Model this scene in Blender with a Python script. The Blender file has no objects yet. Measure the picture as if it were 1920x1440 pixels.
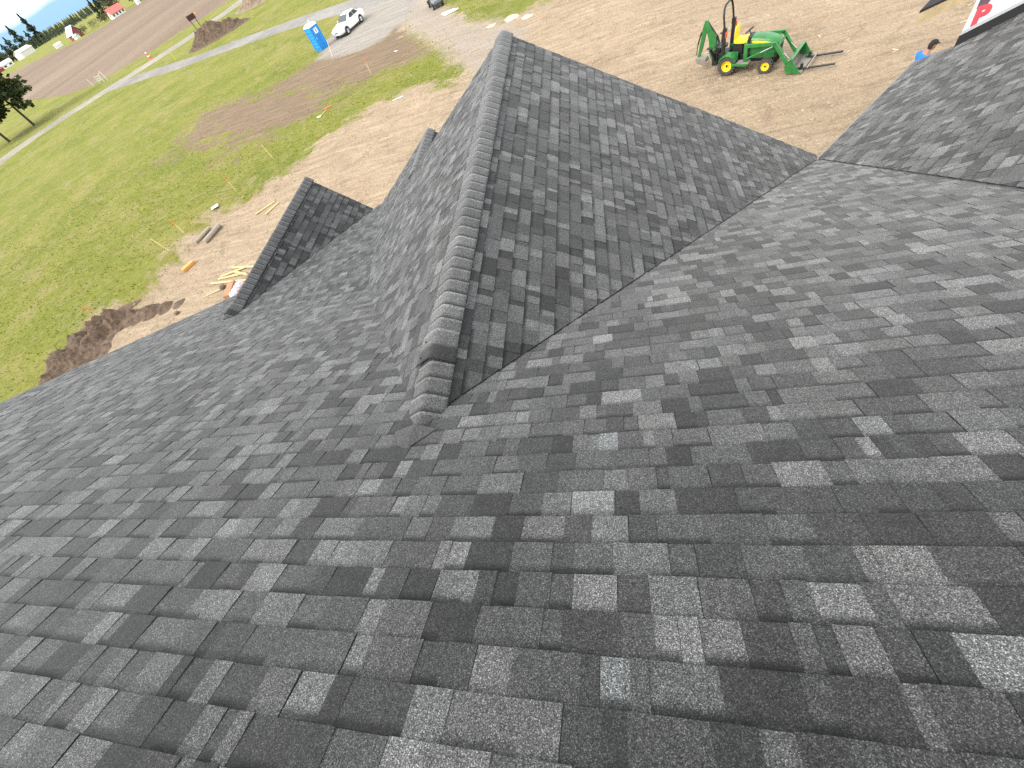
import bpy, bmesh, math, random
import numpy as np
from mathutils import Vector, Matrix, noise as mnoise
R_ = math.radians
sc = bpy.context.scene
COL = sc.collection
ZO = 9.8                                   # camera height above the yard beside the house

# ------------------------------------------------------------------ camera
CR = np.array([[0.9511983788520525, 0.07199837253981385, -0.3000631240603309],
               [-0.10119126897061778, -0.845851249524806, -0.5237327474594656],
               [-0.29151667388563457, 0.528537508630128, -0.7972867306168552]])
FPX = 775.83
cam = bpy.data.cameras.new('camera'); cam.sensor_width = 36.0; cam.lens = FPX / 1920 * 36
cam.clip_start = .05; cam.clip_end = 20000
camo = bpy.data.objects.new('camera', cam); COL.objects.link(camo)
m = Matrix.Identity(4)
for i in range(3):
    m[i][0] = CR[0][i]; m[i][1] = -CR[1][i]; m[i][2] = -CR[2][i]
m[2][3] = ZO
camo.matrix_world = m
sc.camera = camo
# ------------------------------------------------------------------ world and sun
SUN_EL, SUN_AZ = 42.0, 220.0               # light comes from the left and behind (azimuth of the sun, degrees from +X)
world = bpy.data.worlds.new('World'); sc.world = world; world.use_nodes = True
wn = world.node_tree; wn.nodes.clear()
def N(nt, t, **kw):
    n = nt.nodes.new(t)
    for k, v in kw.items():
        if k.startswith('i_'):
            n.inputs[k[2:].replace('_', ' ')].default_value = v
        else:
            setattr(n, k, v)
    return n
def ramp(nt, pts, interp='LINEAR'):
    r = nt.nodes.new('ShaderNodeValToRGB'); r.color_ramp.interpolation = interp
    el = r.color_ramp.elements
    while len(el) < len(pts): el.new(.5)
    for e, (p, c) in zip(el, pts):
        e.position = p; e.color = (c, c, c, 1) if isinstance(c, (int, float)) else (*c, 1)
    return r
sky = N(wn, 'ShaderNodeTexSky'); sky.sky_type = 'NISHITA'; sky.sun_disc = False
sky.sun_elevation = R_(SUN_EL); sky.sun_rotation = R_(90 - SUN_AZ); sky.air_density = 1.0; sky.dust_density = .6; sky.ozone_density = 2.0
tc = N(wn, 'ShaderNodeTexCoord'); sep = N(wn, 'ShaderNodeSeparateXYZ')
wn.links.new(tc.outputs['Generated'], sep.inputs[0])
mp = N(wn, 'ShaderNodeMapping'); mp.inputs['Scale'].default_value = (1, 1, 3.2)
wn.links.new(tc.outputs['Generated'], mp.inputs[0])
nz = N(wn, 'ShaderNodeTexNoise', i_Scale=5.0, i_Detail=6.0, i_Roughness=.55); wn.links.new(mp.outputs[0], nz.inputs['Vector'])
mx = N(wn, 'ShaderNodeMath', operation='MULTIPLY_ADD'); mx.inputs[1].default_value = .022; wn.links.new(nz.outputs[0], mx.inputs[0]); wn.links.new(sep.outputs[2], mx.inputs[2])
cr = ramp(wn, [(0.020, 0.0), (0.036, 1.0)]); wn.links.new(mx.outputs[0], cr.inputs[0])
cl = ramp(wn, [(.3, (8.6, 9.0, 9.6)), (.7, (11.5, 11.6, 11.8))]); wn.links.new(nz.outputs[0], cl.inputs[0])
mix = N(wn, 'ShaderNodeMixRGB'); wn.links.new(cr.outputs[0], mix.inputs[0]); blu = N(wn, 'ShaderNodeMixRGB'); blu.inputs[0].default_value = .85; blu.inputs[2].default_value = (1.9, 3.6, 5.2, 1); wn.links.new(sky.outputs[0], blu.inputs[1]); wn.links.new(blu.outputs[0], mix.inputs[1]); wn.links.new(cl.outputs[0], mix.inputs[2])
bg = N(wn, 'ShaderNodeBackground'); bg.inputs[1].default_value = .085
wo = N(wn, 'ShaderNodeOutputWorld'); wn.links.new(mix.outputs[0], bg.inputs[0]); wn.links.new(bg.outputs[0], wo.inputs[0])
sun = bpy.data.lights.new('sun', 'SUN'); sun.energy = 1.7; sun.angle = R_(26); sun.color = (1, .96, .9)
suno = bpy.data.objects.new('sun', sun); COL.objects.link(suno); suno.location = (0, 0, 60)
sd = Vector((math.cos(R_(SUN_AZ)) * math.cos(R_(SUN_EL)), math.sin(R_(SUN_AZ)) * math.cos(R_(SUN_EL)), math.sin(R_(SUN_EL))))
suno.rotation_euler = sd.to_track_quat('Z', 'Y').to_euler()
sc.view_settings.view_transform = 'Standard'; sc.view_settings.look = 'None'; sc.view_settings.gamma = 1
sc.view_settings.use_curve_mapping = False; sc.view_settings.exposure = 1.32
sc.cycles.max_bounces = 6; sc.cycles.use_denoising = False

# ------------------------------------------------------------------ helpers
def project(p):
    q = CR @ np.array([p[0], p[1], p[2] - ZO])
    return 960 + FPX * q[0] / q[2], 720 + FPX * q[1] / q[2], q[2]
def sm(t):
    t = min(1., max(0., t)); return t * t * (3 - 2 * t)
def gbase(x, y):
    return -1.1 * sm((y - 15) / 45) - .006 * max(0., math.hypot(x, y) - 300)
def gz(x, y):
    w = sm((math.hypot(x + 3, y - 3) - 14) / 10)
    u = .05 * math.sin(x * .31 + 1.3) * math.sin(y * .27) + .035 * math.sin(x * .9 + y * .6) + .02 * math.sin(x * 1.7 - y * 1.3)
    return gbase(x, y) + w * u * (1 - sm((math.hypot(x, y) - 42) / 22))

class MB:
    def __init__(s): s.v = []; s.f = []; s.m = []
    def add(s, vs, fs, mi=0):
        b = len(s.v); s.v += [tuple(v) for v in vs]
        for f in fs: s.f.append(tuple(b + i for i in f)); s.m.append(mi)
        return s
    def box(s, c, size, rot=None, mi=0, taper=1.0):
        hx, hy, hz_ = size[0] / 2, size[1] / 2, size[2] / 2
        vs = []
        for z in (-1, 1):
            t = taper if z > 0 else 1
            for x, y in ((-1, -1), (1, -1), (1, 1), (-1, 1)):
                vs.append(Vector((x * hx * t, y * hy * t, z * hz_)))
        if rot is not None:
            M = rot if isinstance(rot, Matrix) else Matrix.Rotation(rot[1], 3, rot[0])
            vs = [M @ v for v in vs]
        c = Vector(c)
        return s.add([v + c for v in vs], [(3, 2, 1, 0), (4, 5, 6, 7), (0, 1, 5, 4), (1, 2, 6, 5), (2, 3, 7, 6), (3, 0, 4, 7)], mi)
    def bar(s, a, b, w, h, up=(0, 0, 1), mi=0):
        a = Vector(a); b = Vector(b); d = (b - a); L = d.length; d.normalize()
        side = d.cross(Vector(up))
        if side.length < 1e-4: side = d.cross(Vector((1, 0, 0)))
        side.normalize(); u = side.cross(d)
        M = Matrix((d, side, u)).transposed()
        return s.box((a + b) / 2, (L, w, h), M, mi)
    def tube(s, pts, r, n=8, mi=0, cap=True):
        pts = [Vector(p) for p in pts]; k = len(pts)
        rs = r if isinstance(r, (list, tuple)) else [r] * k
        b = len(s.v); ref = None
        for i, p in enumerate(pts):
            d = (pts[min(i + 1, k - 1)] - pts[max(i - 1, 0)]).normalized()
            if ref is None:
                ref = Vector((0, 0, 1)) if abs(d.z) < .9 else Vector((1, 0, 0))
            a = d.cross(ref).normalized(); c = a.cross(d).normalized(); ref = c
            for j in range(n):
                t = 2 * math.pi * j / n
                s.v.append(tuple(p + (a * math.cos(t) + c * math.sin(t)) * rs[i]))
        for i in range(k - 1):
            for j in range(n):
                s.f.append((b + i * n + j, b + i * n + (j + 1) % n, b + (i + 1) * n + (j + 1) % n, b + (i + 1) * n + j)); s.m.append(mi)
        if cap:
            s.f.append(tuple(b + j for j in range(n))[::-1]); s.m.append(mi)
            s.f.append(tuple(b + (k - 1) * n + j for j in range(n))); s.m.append(mi)
        return s
    def lathe(s, prof, c=(0, 0, 0), axis='Y', n=24, mi=0):
        b = len(s.v); k = len(prof)
        for (r, h) in prof:
            for j in range(n):
                t = 2 * math.pi * j / n; x, y = r * math.cos(t), r * math.sin(t)
                p = (x, h, y) if axis == 'Y' else ((x, y, h) if axis == 'Z' else (h, x, y))
                s.v.append((c[0] + p[0], c[1] + p[1], c[2] + p[2]))
        for i in range(k - 1):
            for j in range(n):
                s.f.append((b + i * n + j, b + i * n + (j + 1) % n, b + (i + 1) * n + (j + 1) % n, b + (i + 1) * n + j)); s.m.append(mi)
        return s
    def loft(s, rings, mi=0, closed=True, caps=True):
        b = len(s.v); n = len(rings[0])
        for r in rings: s.v += [tuple(p) for p in r]
        for i in range(len(rings) - 1):
            for j in range(n if closed else n - 1):
                s.f.append((b + i * n + j, b + i * n + (j + 1) % n, b + (i + 1) * n + (j + 1) % n, b + (i + 1) * n + j)); s.m.append(mi)
        if caps and closed:
            s.f.append(tuple(b + j for j in range(n))[::-1]); s.m.append(mi)
            s.f.append(tuple(b + (len(rings) - 1) * n + j for j in range(n))); s.m.append(mi)
        return s
    def prism(s, poly, a, b, axis='Y', mi=0):
        def P(p, h): return (p[0], h, p[1]) if axis == 'Y' else ((p[0], p[1], h) if axis == 'Z' else (h, p[0], p[1]))
        return s.loft([[P(p, a) for p in poly], [P(p, b) for p in poly]], mi)
    def build(s, name, mats, parent=None, smooth=False, bevel=0, seg=2):
        me = bpy.data.meshes.new(name); me.from_pydata(s.v, [], s.f)
        mats = mats if isinstance(mats, (list, tuple)) else [mats]
        for mt in mats: me.materials.append(mt)
        me.polygons.foreach_set('material_index', s.m)
        bm = bmesh.new(); bm.from_mesh(me); bmesh.ops.recalc_face_normals(bm, faces=bm.faces[:]); bm.to_mesh(me); bm.free()
        o = bpy.data.objects.new(name, me); COL.objects.link(o)
        if parent is not None: o.parent = parent
        if smooth: me.polygons.foreach_set('use_smooth', [True] * len(me.polygons))
        if smooth and not bevel:
            try: me.set_sharp_from_angle(angle=R_(40))
            except Exception: pass
        if bevel:
            md = o.modifiers.new('bevel', 'BEVEL'); md.width = bevel; md.segments = seg; md.limit_method = 'ANGLE'; md.angle_limit = R_(35)
        return o
def tag(o, label=None, cat=None, group=None, kind=None):
    if label: o['label'] = label
    if cat: o['category'] = cat
    if group: o['group'] = group
    if kind: o['kind'] = kind
    return o
def empty(name, loc, rz=0, label=None, cat=None, group=None):
    o = bpy.data.objects.new(name, None); COL.objects.link(o); o.location = loc; o.rotation_euler = (0, 0, rz); o.empty_display_size = .3
    return tag(o, label, cat, group)

def mk(name, col, rough=.6, var=.12, scale=6., metal=0., bump=0., bscale=None, spec=.5, coat=0.):
    mt = bpy.data.materials.new(name); mt.use_nodes = True; nt = mt.node_tree; b = nt.nodes['Principled BSDF']
    b.inputs['Roughness'].default_value = rough; b.inputs['Metallic'].default_value = metal
    b.inputs['Specular IOR Level'].default_value = spec; b.inputs['Coat Weight'].default_value = coat
    g = N(nt, 'ShaderNodeNewGeometry')
    nz = N(nt, 'ShaderNodeTexNoise', i_Scale=scale, i_Detail=5.0, i_Roughness=.6); nt.links.new(g.outputs['Position'], nz.inputs['Vector'])
    r = ramp(nt, [(.25, tuple(c * (1 - var) for c in col)), (.75, tuple(min(1, c * (1 + var)) for c in col))])
    nt.links.new(nz.outputs[0], r.inputs[0]); nt.links.new(r.outputs[0], b.inputs['Base Color'])
    if bump:
        n2 = N(nt, 'ShaderNodeTexNoise', i_Scale=bscale or scale * 4, i_Detail=4.0); nt.links.new(g.outputs['Position'], n2.inputs['Vector'])
        bp = N(nt, 'ShaderNodeBump', i_Strength=.6, i_Distance=bump); nt.links.new(n2.outputs[0], bp.inputs['Height']); nt.links.new(bp.outputs[0], b.inputs['Normal'])
    return mt

# ------------------------------------------------------------------ shingle material
def shingle_material():
    mt = bpy.data.materials.new('shingle granules'); mt.use_nodes = True; nt = mt.node_tree; b = nt.nodes['Principled BSDF']; L = nt.links.new
    at = N(nt, 'ShaderNodeAttribute', attribute_name='tab'); sp = N(nt, 'ShaderNodeSeparateColor'); L(at.outputs['Color'], sp.inputs[0])
    uv = N(nt, 'ShaderNodeUVMap'); su = N(nt, 'ShaderNodeSeparateXYZ'); L(uv.outputs[0], su.inputs[0])
    g = N(nt, 'ShaderNodeNewGeometry')
    vo = N(nt, 'ShaderNodeTexVoronoi', i_Scale=390.0); L(g.outputs['Position'], vo.inputs['Vector'])
    vs = N(nt, 'ShaderNodeSeparateColor'); L(vo.outputs['Color'], vs.inputs[0])
    gr = ramp(nt, [(0, .16), (.35, .62), (.6, 1.0), (.86, 1.6), (1, 3.6)]); L(vs.outputs[0], gr.inputs[0])
    st = N(nt, 'ShaderNodeTexNoise', i_Scale=2.3, i_Detail=5.0, i_Roughness=.65); L(g.outputs['Position'], st.inputs['Vector'])
    sr = ramp(nt, [(.3, .82), (.7, 1.2)]); L(st.outputs[0], sr.inputs[0])
    n3 = N(nt, 'ShaderNodeTexNoise', i_Scale=38.0, i_Detail=3.0); L(g.outputs['Position'], n3.inputs['Vector'])
    nr = ramp(nt, [(.3, .85), (.7, 1.15)]); L(n3.outputs[0], nr.inputs[0])
    # dark band beside the overlap: print on tabs, print plus painted contact shadow on caps
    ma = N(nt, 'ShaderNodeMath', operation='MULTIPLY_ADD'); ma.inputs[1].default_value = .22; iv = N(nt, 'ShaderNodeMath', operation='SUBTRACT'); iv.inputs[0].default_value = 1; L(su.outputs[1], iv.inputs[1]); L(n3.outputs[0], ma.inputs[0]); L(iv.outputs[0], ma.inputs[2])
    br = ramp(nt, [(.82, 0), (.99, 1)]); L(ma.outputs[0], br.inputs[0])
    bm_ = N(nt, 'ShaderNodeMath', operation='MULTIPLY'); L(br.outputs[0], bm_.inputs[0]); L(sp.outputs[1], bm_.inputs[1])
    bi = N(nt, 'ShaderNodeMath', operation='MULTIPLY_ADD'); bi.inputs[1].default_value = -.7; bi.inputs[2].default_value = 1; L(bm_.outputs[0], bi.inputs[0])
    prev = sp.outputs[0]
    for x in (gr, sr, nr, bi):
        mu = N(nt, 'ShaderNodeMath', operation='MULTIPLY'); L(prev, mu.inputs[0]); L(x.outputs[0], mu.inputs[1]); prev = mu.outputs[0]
    tint = N(nt, 'ShaderNodeMixRGB'); tint.inputs[1].default_value = (1.0, .992, .972, 1); tint.inputs[2].default_value = (.955, 1.0, .985, 1); L(sp.outputs[2], tint.inputs[0])
    vm = N(nt, 'ShaderNodeVectorMath', operation='SCALE'); L(tint.outputs[0], vm.inputs[0]); L(prev, vm.inputs['Scale'])
    # chalky scuffs left by boots and tools
    sc1 = N(nt, 'ShaderNodeTexNoise', i_Scale=3.1, i_Detail=8.0, i_Roughness=.8, i_Distortion=1.2); L(g.outputs['Position'], sc1.inputs['Vector'])
    sr1 = ramp(nt, [(.705, 0), (.75, .45)]); L(sc1.outputs[0], sr1.inputs[0])
    mxs = N(nt, 'ShaderNodeMixRGB'); mxs.inputs[2].default_value = (.2, .2, .195, 1); L(sr1.outputs[0], mxs.inputs[0]); L(vm.outputs[0], mxs.inputs[1])
    L(mxs.outputs[0], b.inputs['Base Color'])
    b.inputs['Roughness'].default_value = .7; b.inputs['Specular IOR Level'].default_value = .22; b.inputs['Sheen Weight'].default_value = .12; b.inputs['Sheen Roughness'].default_value = .45; b.inputs['Diffuse Roughness'].default_value = .8
    bp = N(nt, 'ShaderNodeBump', i_Strength=.55, i_Distance=.0016); L(vs.outputs[1], bp.inputs['Height']); L(bp.outputs[0], b.inputs['Normal'])
    return mt
M_SH = shingle_material()
M_DECK = mk('roof underlay', (.02, .02, .021), .9)
M_EDGE = mk('dark drip edge', (.018, .018, .02), .45)
M_FASC = mk('primed fascia', (.17, .16, .145), .6)
M_WRAP = mk('white house wrap', (.62, .63, .63), .5, var=.06, scale=1.5, bump=.004, bscale=9)
M_PLY = mk('bare plywood', (.60, .46, .26), .7, var=.2, scale=4)
M_BLACK = mk('black membrane', (.008, .008, .009), .7)

# ------------------------------------------------------------------ roof planes
# z = a + b x + c y in metres (z up, camera over the origin)
MAIN = (ZO - 1.618, 0., -.5)
GR = (ZO - 2.22 - .6667 * 1.46, -.6667, 0.)
GL = (ZO - 2.22 + .6667 * 1.46, .6667, 0.)
QP = (ZO - 4.118 + .25 * 5.0, 0., -.25)
SR = (ZO - 4.03 - 7.47, -1., 0.)
SL = (ZO - 4.03 + 7.47, 1., 0.)
RZ0 = ZO - 5.519
RP = (RZ0 - .5065 * 3.496 + .4852 * 7.802, .5065, -.4852)
TR = (ZO - 3.913 - .6667 * 4.0, -.6667, 0.)
HP = (RZ0 + .667 * 10.18, 0., -.667)
def zp(P, x, y): return P[0] + P[1] * x + P[2] * y
def above(P, Q, gap=0.):      # half plane a x + b y <= c where plane P lies above plane Q
    return (Q[1] - P[1], Q[2] - P[2], P[0] - Q[0] - gap)
def neg(h): return (-h[0], -h[1], -h[2])
def clip(poly, h):
    a, b, c = h; out = []; n = len(poly)
    for i in range(n):
        p, q = poly[i], poly[(i + 1) % n]; dp = a * p[0] + b * p[1] - c; dq = a * q[0] + b * q[1] - c
        if dp <= 0: out.append(p)
        if (dp < 0 < dq) or (dq < 0 < dp):
            t = dp / (dp - dq); out.append((p[0] + t * (q[0] - p[0]), p[1] + t * (q[1] - p[1])))
    return out
def area(p):
    return abs(sum(p[i][0] * p[(i + 1) % len(p)][1] - p[(i + 1) % len(p)][0] * p[i][1] for i in range(len(p)))) / 2 if len(p) > 2 else 0
def frame(P):
    t = math.hypot(P[1], P[2]); V = Vector((-P[1] / t, -P[2] / t, -t)).normalized()
    U = Vector((-V.y, V.x, 0)).normalized()
    if U.x + U.y < 0: U = -U
    Nn = U.cross(V)
    if Nn.z < 0: Nn = -Nn
    return U, V, Nn
TONES = [(.024, .13), (.036, .21), (.053, .28), (.071, .20), (.092, .13), (.108, .05)]
def tabs(P, O, keep, cuts, ur, vr, voff, seed, expo=.1433, dark=1.0, scale=1.0):
    """pieces: (list of (u,v,h) top points, flags, tone, band, tint, frac list)"""
    rnd = random.Random(seed); U, V, Nn = frame(P); O = Vector((O[0], O[1], zp(P, *O)))
    tr = lambda h: (h[0] * U.x + h[1] * U.y, h[0] * V.x + h[1] * V.y, h[2] - h[0] * O.x - h[1] * O.y)
    keep = [tr(h) for h in keep]; cuts = [[tr(h) for h in w] for w in cuts]
    res = []; k0 = math.floor((vr[0] - voff) / expo); k1 = math.ceil((vr[1] - voff) / expo)
    for k in range(k0, k1 + 1):
        vb = voff + k * expo; vt = vb - expo
        u = ur[0] - rnd.random() * .3; tooth = rnd.random() < .5; last = None; end = u + rnd.uniform(.2, 1.0)
        while u < ur[1]:
            w = rnd.choice((.06, .085, .1, .12, .135, .155, .18, .22)) * rnd.uniform(.85, 1.15) * scale
            r = rnd.random(); tone = TONES[-1][0]
            for tv, pw in TONES:
                if r < pw: tone = tv; break
                r -= pw
            tone *= rnd.uniform(.88, 1.12) * dark
            gap = 0.
            if u + w > end: gap = .003; end += 1.0
            ja, jb = rnd.uniform(-.0015, .0015), rnd.uniform(-.0015, .0015); jv = rnd.uniform(-.0015, .0015)
            h0 = .0006; h1 = (.0095 if tooth else .0045) + rnd.uniform(0, .0018)
            va = vt - .03
            poly = [(u + ja, va), (u + w - gap, va), (u + w - gap + jb, vb + jv), (u + ja, vb + jv)]
            pieces = [poly]
            for h in keep: pieces = [q for q in (clip(p, h) for p in pieces) if len(q) > 2]
            for wd in cuts:
                nxt = []
                for p in pieces:
                    rest = p
                    for h in wd:
                        o_ = clip(rest, neg(h))
                        if area(o_) > 2e-5: nxt.append(o_)
                        rest = clip(rest, h)
                        if len(rest) < 3: break
                pieces = nxt
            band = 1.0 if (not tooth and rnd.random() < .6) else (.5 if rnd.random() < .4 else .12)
            tint = max(0, rnd.gauss(.22, .24)); tint = min(tint, 1)
            for p in pieces:
                if area(p) < 4e-5: continue
                pts = []
                for (pu, pv) in p:
                    t = (pv - va) / (vb - va); h = h0 + (h1 - h0) * t
                    pts.append((O + U * pu + V * pv, h, (pv - vt) / expo, pu))
                side = [not (abs(p[i][1] - va) < 1e-6 and abs(p[(i + 1) % len(p)][1] - va) < 1e-6) for i in range(len(p))]
                res.append((pts, side, tone, band, tint, Nn))
            u += w; tooth = not tooth if rnd.random() < .8 else tooth
    return res
def tab_mesh(name, pieces, parent, kind=None):
    vs, fs, col, uvs = [], [], [], []
    for pts, side, tone, band, tint, Nn in pieces:
        b = len(vs); n = len(pts)
        for p, h, fr, pu in pts: vs.append(tuple(p + Nn * h))
        for p, h, fr, pu in pts: vs.append(tuple(p - Nn * .002))
        order = list(range(n))
        a3 = (Vector(vs[b + 1]) - Vector(vs[b])).cross(Vector(vs[b + 2]) - Vector(vs[b + 1]))
        if a3.dot(Nn) < 0: order = order[::-1]
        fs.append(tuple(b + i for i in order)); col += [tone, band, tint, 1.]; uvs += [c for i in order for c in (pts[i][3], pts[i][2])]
        for i in range(n):
            if side[i]:
                j = (i + 1) % n; fs.append((b + i, b + n + i, b + n + j, b + j)); col += [.009, 0, 0, 1.]; uvs += [0, 0] * 4
    me = bpy.data.meshes.new(name); me.from_pydata(vs, [], fs); me.materials.append(M_SH)
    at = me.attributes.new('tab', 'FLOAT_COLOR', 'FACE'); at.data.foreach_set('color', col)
    ul = me.uv_layers.new(name='UVMap'); ul.data.foreach_set('uv', uvs)
    o = bpy.data.objects.new(name, me); COL.objects.link(o); o.parent = parent
    if kind: o['kind'] = kind
    return o
def deck(name, P, polys, parent, th=.16, drop=.004):
    mb = MB()
    for poly in polys:
        top = [(x, y, zp(P, x, y) - drop) for x, y in poly]; bot = [(x, y, z - th) for x, y, z in top]
        mb.loft([top, bot], 0)
        mb.m = mb.m
    return mb.build(name, [M_EDGE], parent)

house = empty('house', (0, 0, 0), 0, 'large new house with dark grey shingled gables filling the foreground', 'house')
# --- main slope
g_in = [above(GL, MAIN, .03), above(GR, MAIN, .03)]           # under the large gable
q_in = [(0, -1, -4.8), above(SL, MAIN, .02), (1, 0, -7.46)]                   # under the porch slope and small gable
q_in2 = [(0, -1, -5.0), (-1, 0, 7.47), (1, 0, -2.0)]
valR = above(MAIN, RP, 0.0)
main_deck = deck('main_roof', MAIN, [[(-9.5, -1.4), (3.76, -1.4), (3.5, 7.8), (3.3, 7.8), (-1.46, 1.3), (-4.45, 5.0), (-7.47, 5.0), (-8.9, 7.8), (-9.5, 7.8)]], house)
U_, V_, N_ = frame(MAIN)
S0 = float(V_.dot(Vector((0, 0, ZO)) - Vector((0, 0, zp(MAIN, 0, 0)))))    # foot of the camera's perpendicular, along the slope
pcs = tabs(MAIN, (0, 0), [(-1, 0, 9.52), (0, 1, 7.83), (0, -1, 1.4), valR], [g_in, q_in, q_in2], (-9.6, 4.0), (-1.6, 9.0), .56 + S0, 11)
def scr_area(pc):
    pr = [project(p) for p, h, fr, pu in pc[0]]
    if any(q[2] < .1 for q in pr): return 0
    pl = [(q[0], q[1]) for q in pr]
    for h in ((1, 0, 1920), (-1, 0, 0), (0, 1, 1440), (0, -1, 0)):
        pl = clip(pl, h)
        if len(pl) < 3: return 0
    return area(pl)
order = sorted(range(len(pcs)), key=lambda i: -scr_area(pcs[i]))
big = set(order[:300])
for i in sorted(big): tab_mesh('shingle', [pcs[i]], main_deck)
tab_mesh('shingle_field', [pcs[i] for i in range(len(pcs)) if i not in big], main_deck, 'stuff')
# back slope behind the ridge, not in view
back = (zp(MAIN, 0, -1.4) + .5 * 1.4, 0., .5)
deck('roof_slope', back, [[(-9.5, -1.42), (9.0, -1.42), (9.0, -9.5), (-9.5, -9.5)]], house)
# --- large gable
gl_deck = deck('gable_roof', GL, [[(-1.46, 1.22), (-1.46, 7.98), (-3.98, 7.98), (-3.98, 9.76), (-6.0, 9.76), (-4.4, 5.1)]], house)
pl_ = tabs(GL, (-1.46, 4), [(1, 0, -1.47), above(GL, MAIN, .002), above(GL, QP, .002), (0, 1, 9.78)], [[(0, -1, -8.0), (-1, 0, 3.97)]], (-4, 7), (0, 6), .10, 12)
tab_mesh('shingle_field', pl_, gl_deck, 'stuff')
gr_deck = deck('gable_roof', GR, [[(-1.46, 1.24), (-1.46, 7.98), (3.5, 7.98), (3.5, 7.84)]], house)
pr_ = tabs(GR, (-1.46, 4), [(-1, 0, 1.45), above(GR, MAIN, .017), (0, 1, 8.0), (1, 0, 3.53)], [], (-4, 7), (0, 6.5), .10, 13)
tab_mesh('shingle_field', pr_, gr_deck, 'stuff')
# --- porch slope between the gables
q_deck = deck('porch_roof', QP, [[(-7.4, 5.0), (-4.35, 5.0), (-6.05, 9.72), (-6.2, 9.72)]], house)
tab_mesh('shingle_field', tabs(QP, (-6, 5.0), [(0, -1, -4.99), above(QP, GL, 0), above(QP, SR, 0), (0, 1, 9.75)], [], (-3, 5), (-.1, 6), .06, 14), q_deck, 'stuff')
# --- small gable
s_deck = deck('small_gable_roof', SR, [[(-7.47, 4.85), (-7.47, 9.5), (-6.25, 9.5), (-7.3, 5.2)]], house)
tab_mesh('shingle_field', tabs(SR, (-7.47, 5), [(-1, 0, 7.46), above(SR, QP, .008), above(SR, MAIN, .008), (0, 1, 9.52)], [], (-2, 6), (0, 3.2), .10, 15), s_deck, 'stuff')
s2_deck = deck('small_gable_roof', SL, [[(-7.47, 4.85), (-7.47, 9.5), (-8.9, 9.5), (-8.9, 7.75)]], house)
tab_mesh('shingle_field', tabs(SL, (-7.47, 5), [(1, 0, -7.48), above(SL, MAIN, .014), (0, 1, 9.52), (-1, 0, 8.92)], [], (-2, 6), (0, 3.2), .10, 16), s2_deck, 'stuff')
# --- entry gable in front, its right side hidden
t_deck = deck('entry_gable_roof', TR, [[(-3.98, 7.99), (-3.98, 9.76), (-2.2, 9.76), (-2.2, 7.99)]], house)
tab_mesh('shingle_field', tabs(TR, (-4.0, 8), [(-1, 0, 3.97), (0, -1, -8.0), (0, 1, 9.78), (1, 0, -2.18)], [], (-2, 3), (0, 3), .10, 17), t_deck, 'stuff')
# --- angled wing on the right
e0 = (3.5, 7.81); e1 = (5.78, 10.19); hd = (.383, -.924)
r_deck = deck('angled_wing_roof', RP, [[e0, e1, (6.02, 9.60), (9.2, 7.2), (12, -1.4), (3.78, -1.4)]], house)
eave_n = (-.722, .692); ec = eave_n[0] * e0[0] + eave_n[1] * e0[1]
hip = (-hd[1], hd[0], -hd[1] * e1[0] + hd[0] * e1[1])       # keep on the left of the hip
inside = hip[0] * 4.6 + hip[1] * 5.7 <= hip[2]
if not inside: hip = neg(hip)
tab_mesh('shingle_field', tabs(RP, e0, [above(RP, MAIN, .015), (eave_n[0], eave_n[1], ec + .02), (1, 0, 11)], [[neg(hip), (-.60, -.80, -.60 * 6.02 - .80 * 9.60)]], (-12, 12), (-9.5, .4), .0, 18), r_deck, 'stuff')
h_deck = deck('hip_roof', HP, [[e1, (6.2, 9.62), (9.2, 7.4), (12, 7.4), (12, 10.19)]], house)
tab_mesh('shingle_field', tabs(HP, e1, [neg(hip), (0, 1, 10.21), (1, 0, 11), (-.60, -.80, -.60 * 6.02 - .80 * 9.60 - .3)], [], (-1, 7), (-8, .4), .0, 19), h_deck, 'stuff')

# --- ridge caps
def cap_mesh(tl, tr, length=.215, w=.155, r=.026, h0=.003, h1=.0145, flare=0., tone=.086, seed=0):
    rnd = random.Random(seed); n = 12; rows = 10
    vs, fs, col, uvs = [], [], [], []
    for i in range(rows + 1):
        t = i / rows; y = t * length; h = h0 + (h1 - h0) * t + .002 * math.sin(t * math.pi)
        for j in range(n + 1):
            s = -1 + 2 * j / n; d = s * w * (1 + flare * (1 - t)); sl = tl if d < 0 else tr
            z = -sl * (math.sqrt(d * d + r * r) - r) + h
            vs.append((d, y + rnd.uniform(-.001, .001), z))
    top = len(vs)
    for v in vs[:]: vs.append((v[0], v[1], v[2] - .008))
    def idx(i, j): return i * (n + 1) + j
    tn = tone * rnd.uniform(.88, 1.12)
    for i in range(rows):
        for j in range(n):
            f = (idx(i, j), idx(i, j + 1), idx(i + 1, j + 1), idx(i + 1, j)); fs.append(f); col += [tn * (1.45 if i == rows - 1 else 1), 1.0, .05, 1]  # last row lightened: rim highlight painted into the tone
            for q in f:
                ii = q // (n + 1); uvs += [vs[q][0], (ii / rows - .30) * 1.25]  # near-end band: print plus painted contact shadow of the next cap
    ring = [idx(0, j) for j in range(n + 1)] + [idx(i, n) for i in range(1, rows + 1)] + [idx(rows, j) for j in range(n - 1, -1, -1)] + [idx(i, 0) for i in range(rows - 1, 0, -1)]
    for a, b in zip(ring, ring[1:] + ring[:1]):
        fs.append((a, a + top, b + top, b)); col += [.012, 0, 0, 1]; uvs += [0, 0] * 4
    me = bpy.data.meshes.new('ridge_cap'); me.from_pydata(vs, [], fs); me.materials.append(M_SH)
    at = me.attributes.new('tab', 'FLOAT_COLOR', 'FACE'); at.data.foreach_set('color', col)
    ul = me.uv_layers.new(name='UVMap'); ul.data.foreach_set('uv', uvs)
    sm_ = [i < rows * n for i in range(len(fs))]; me.polygons.foreach_set('use_smooth', sm_)
    return me
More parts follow.
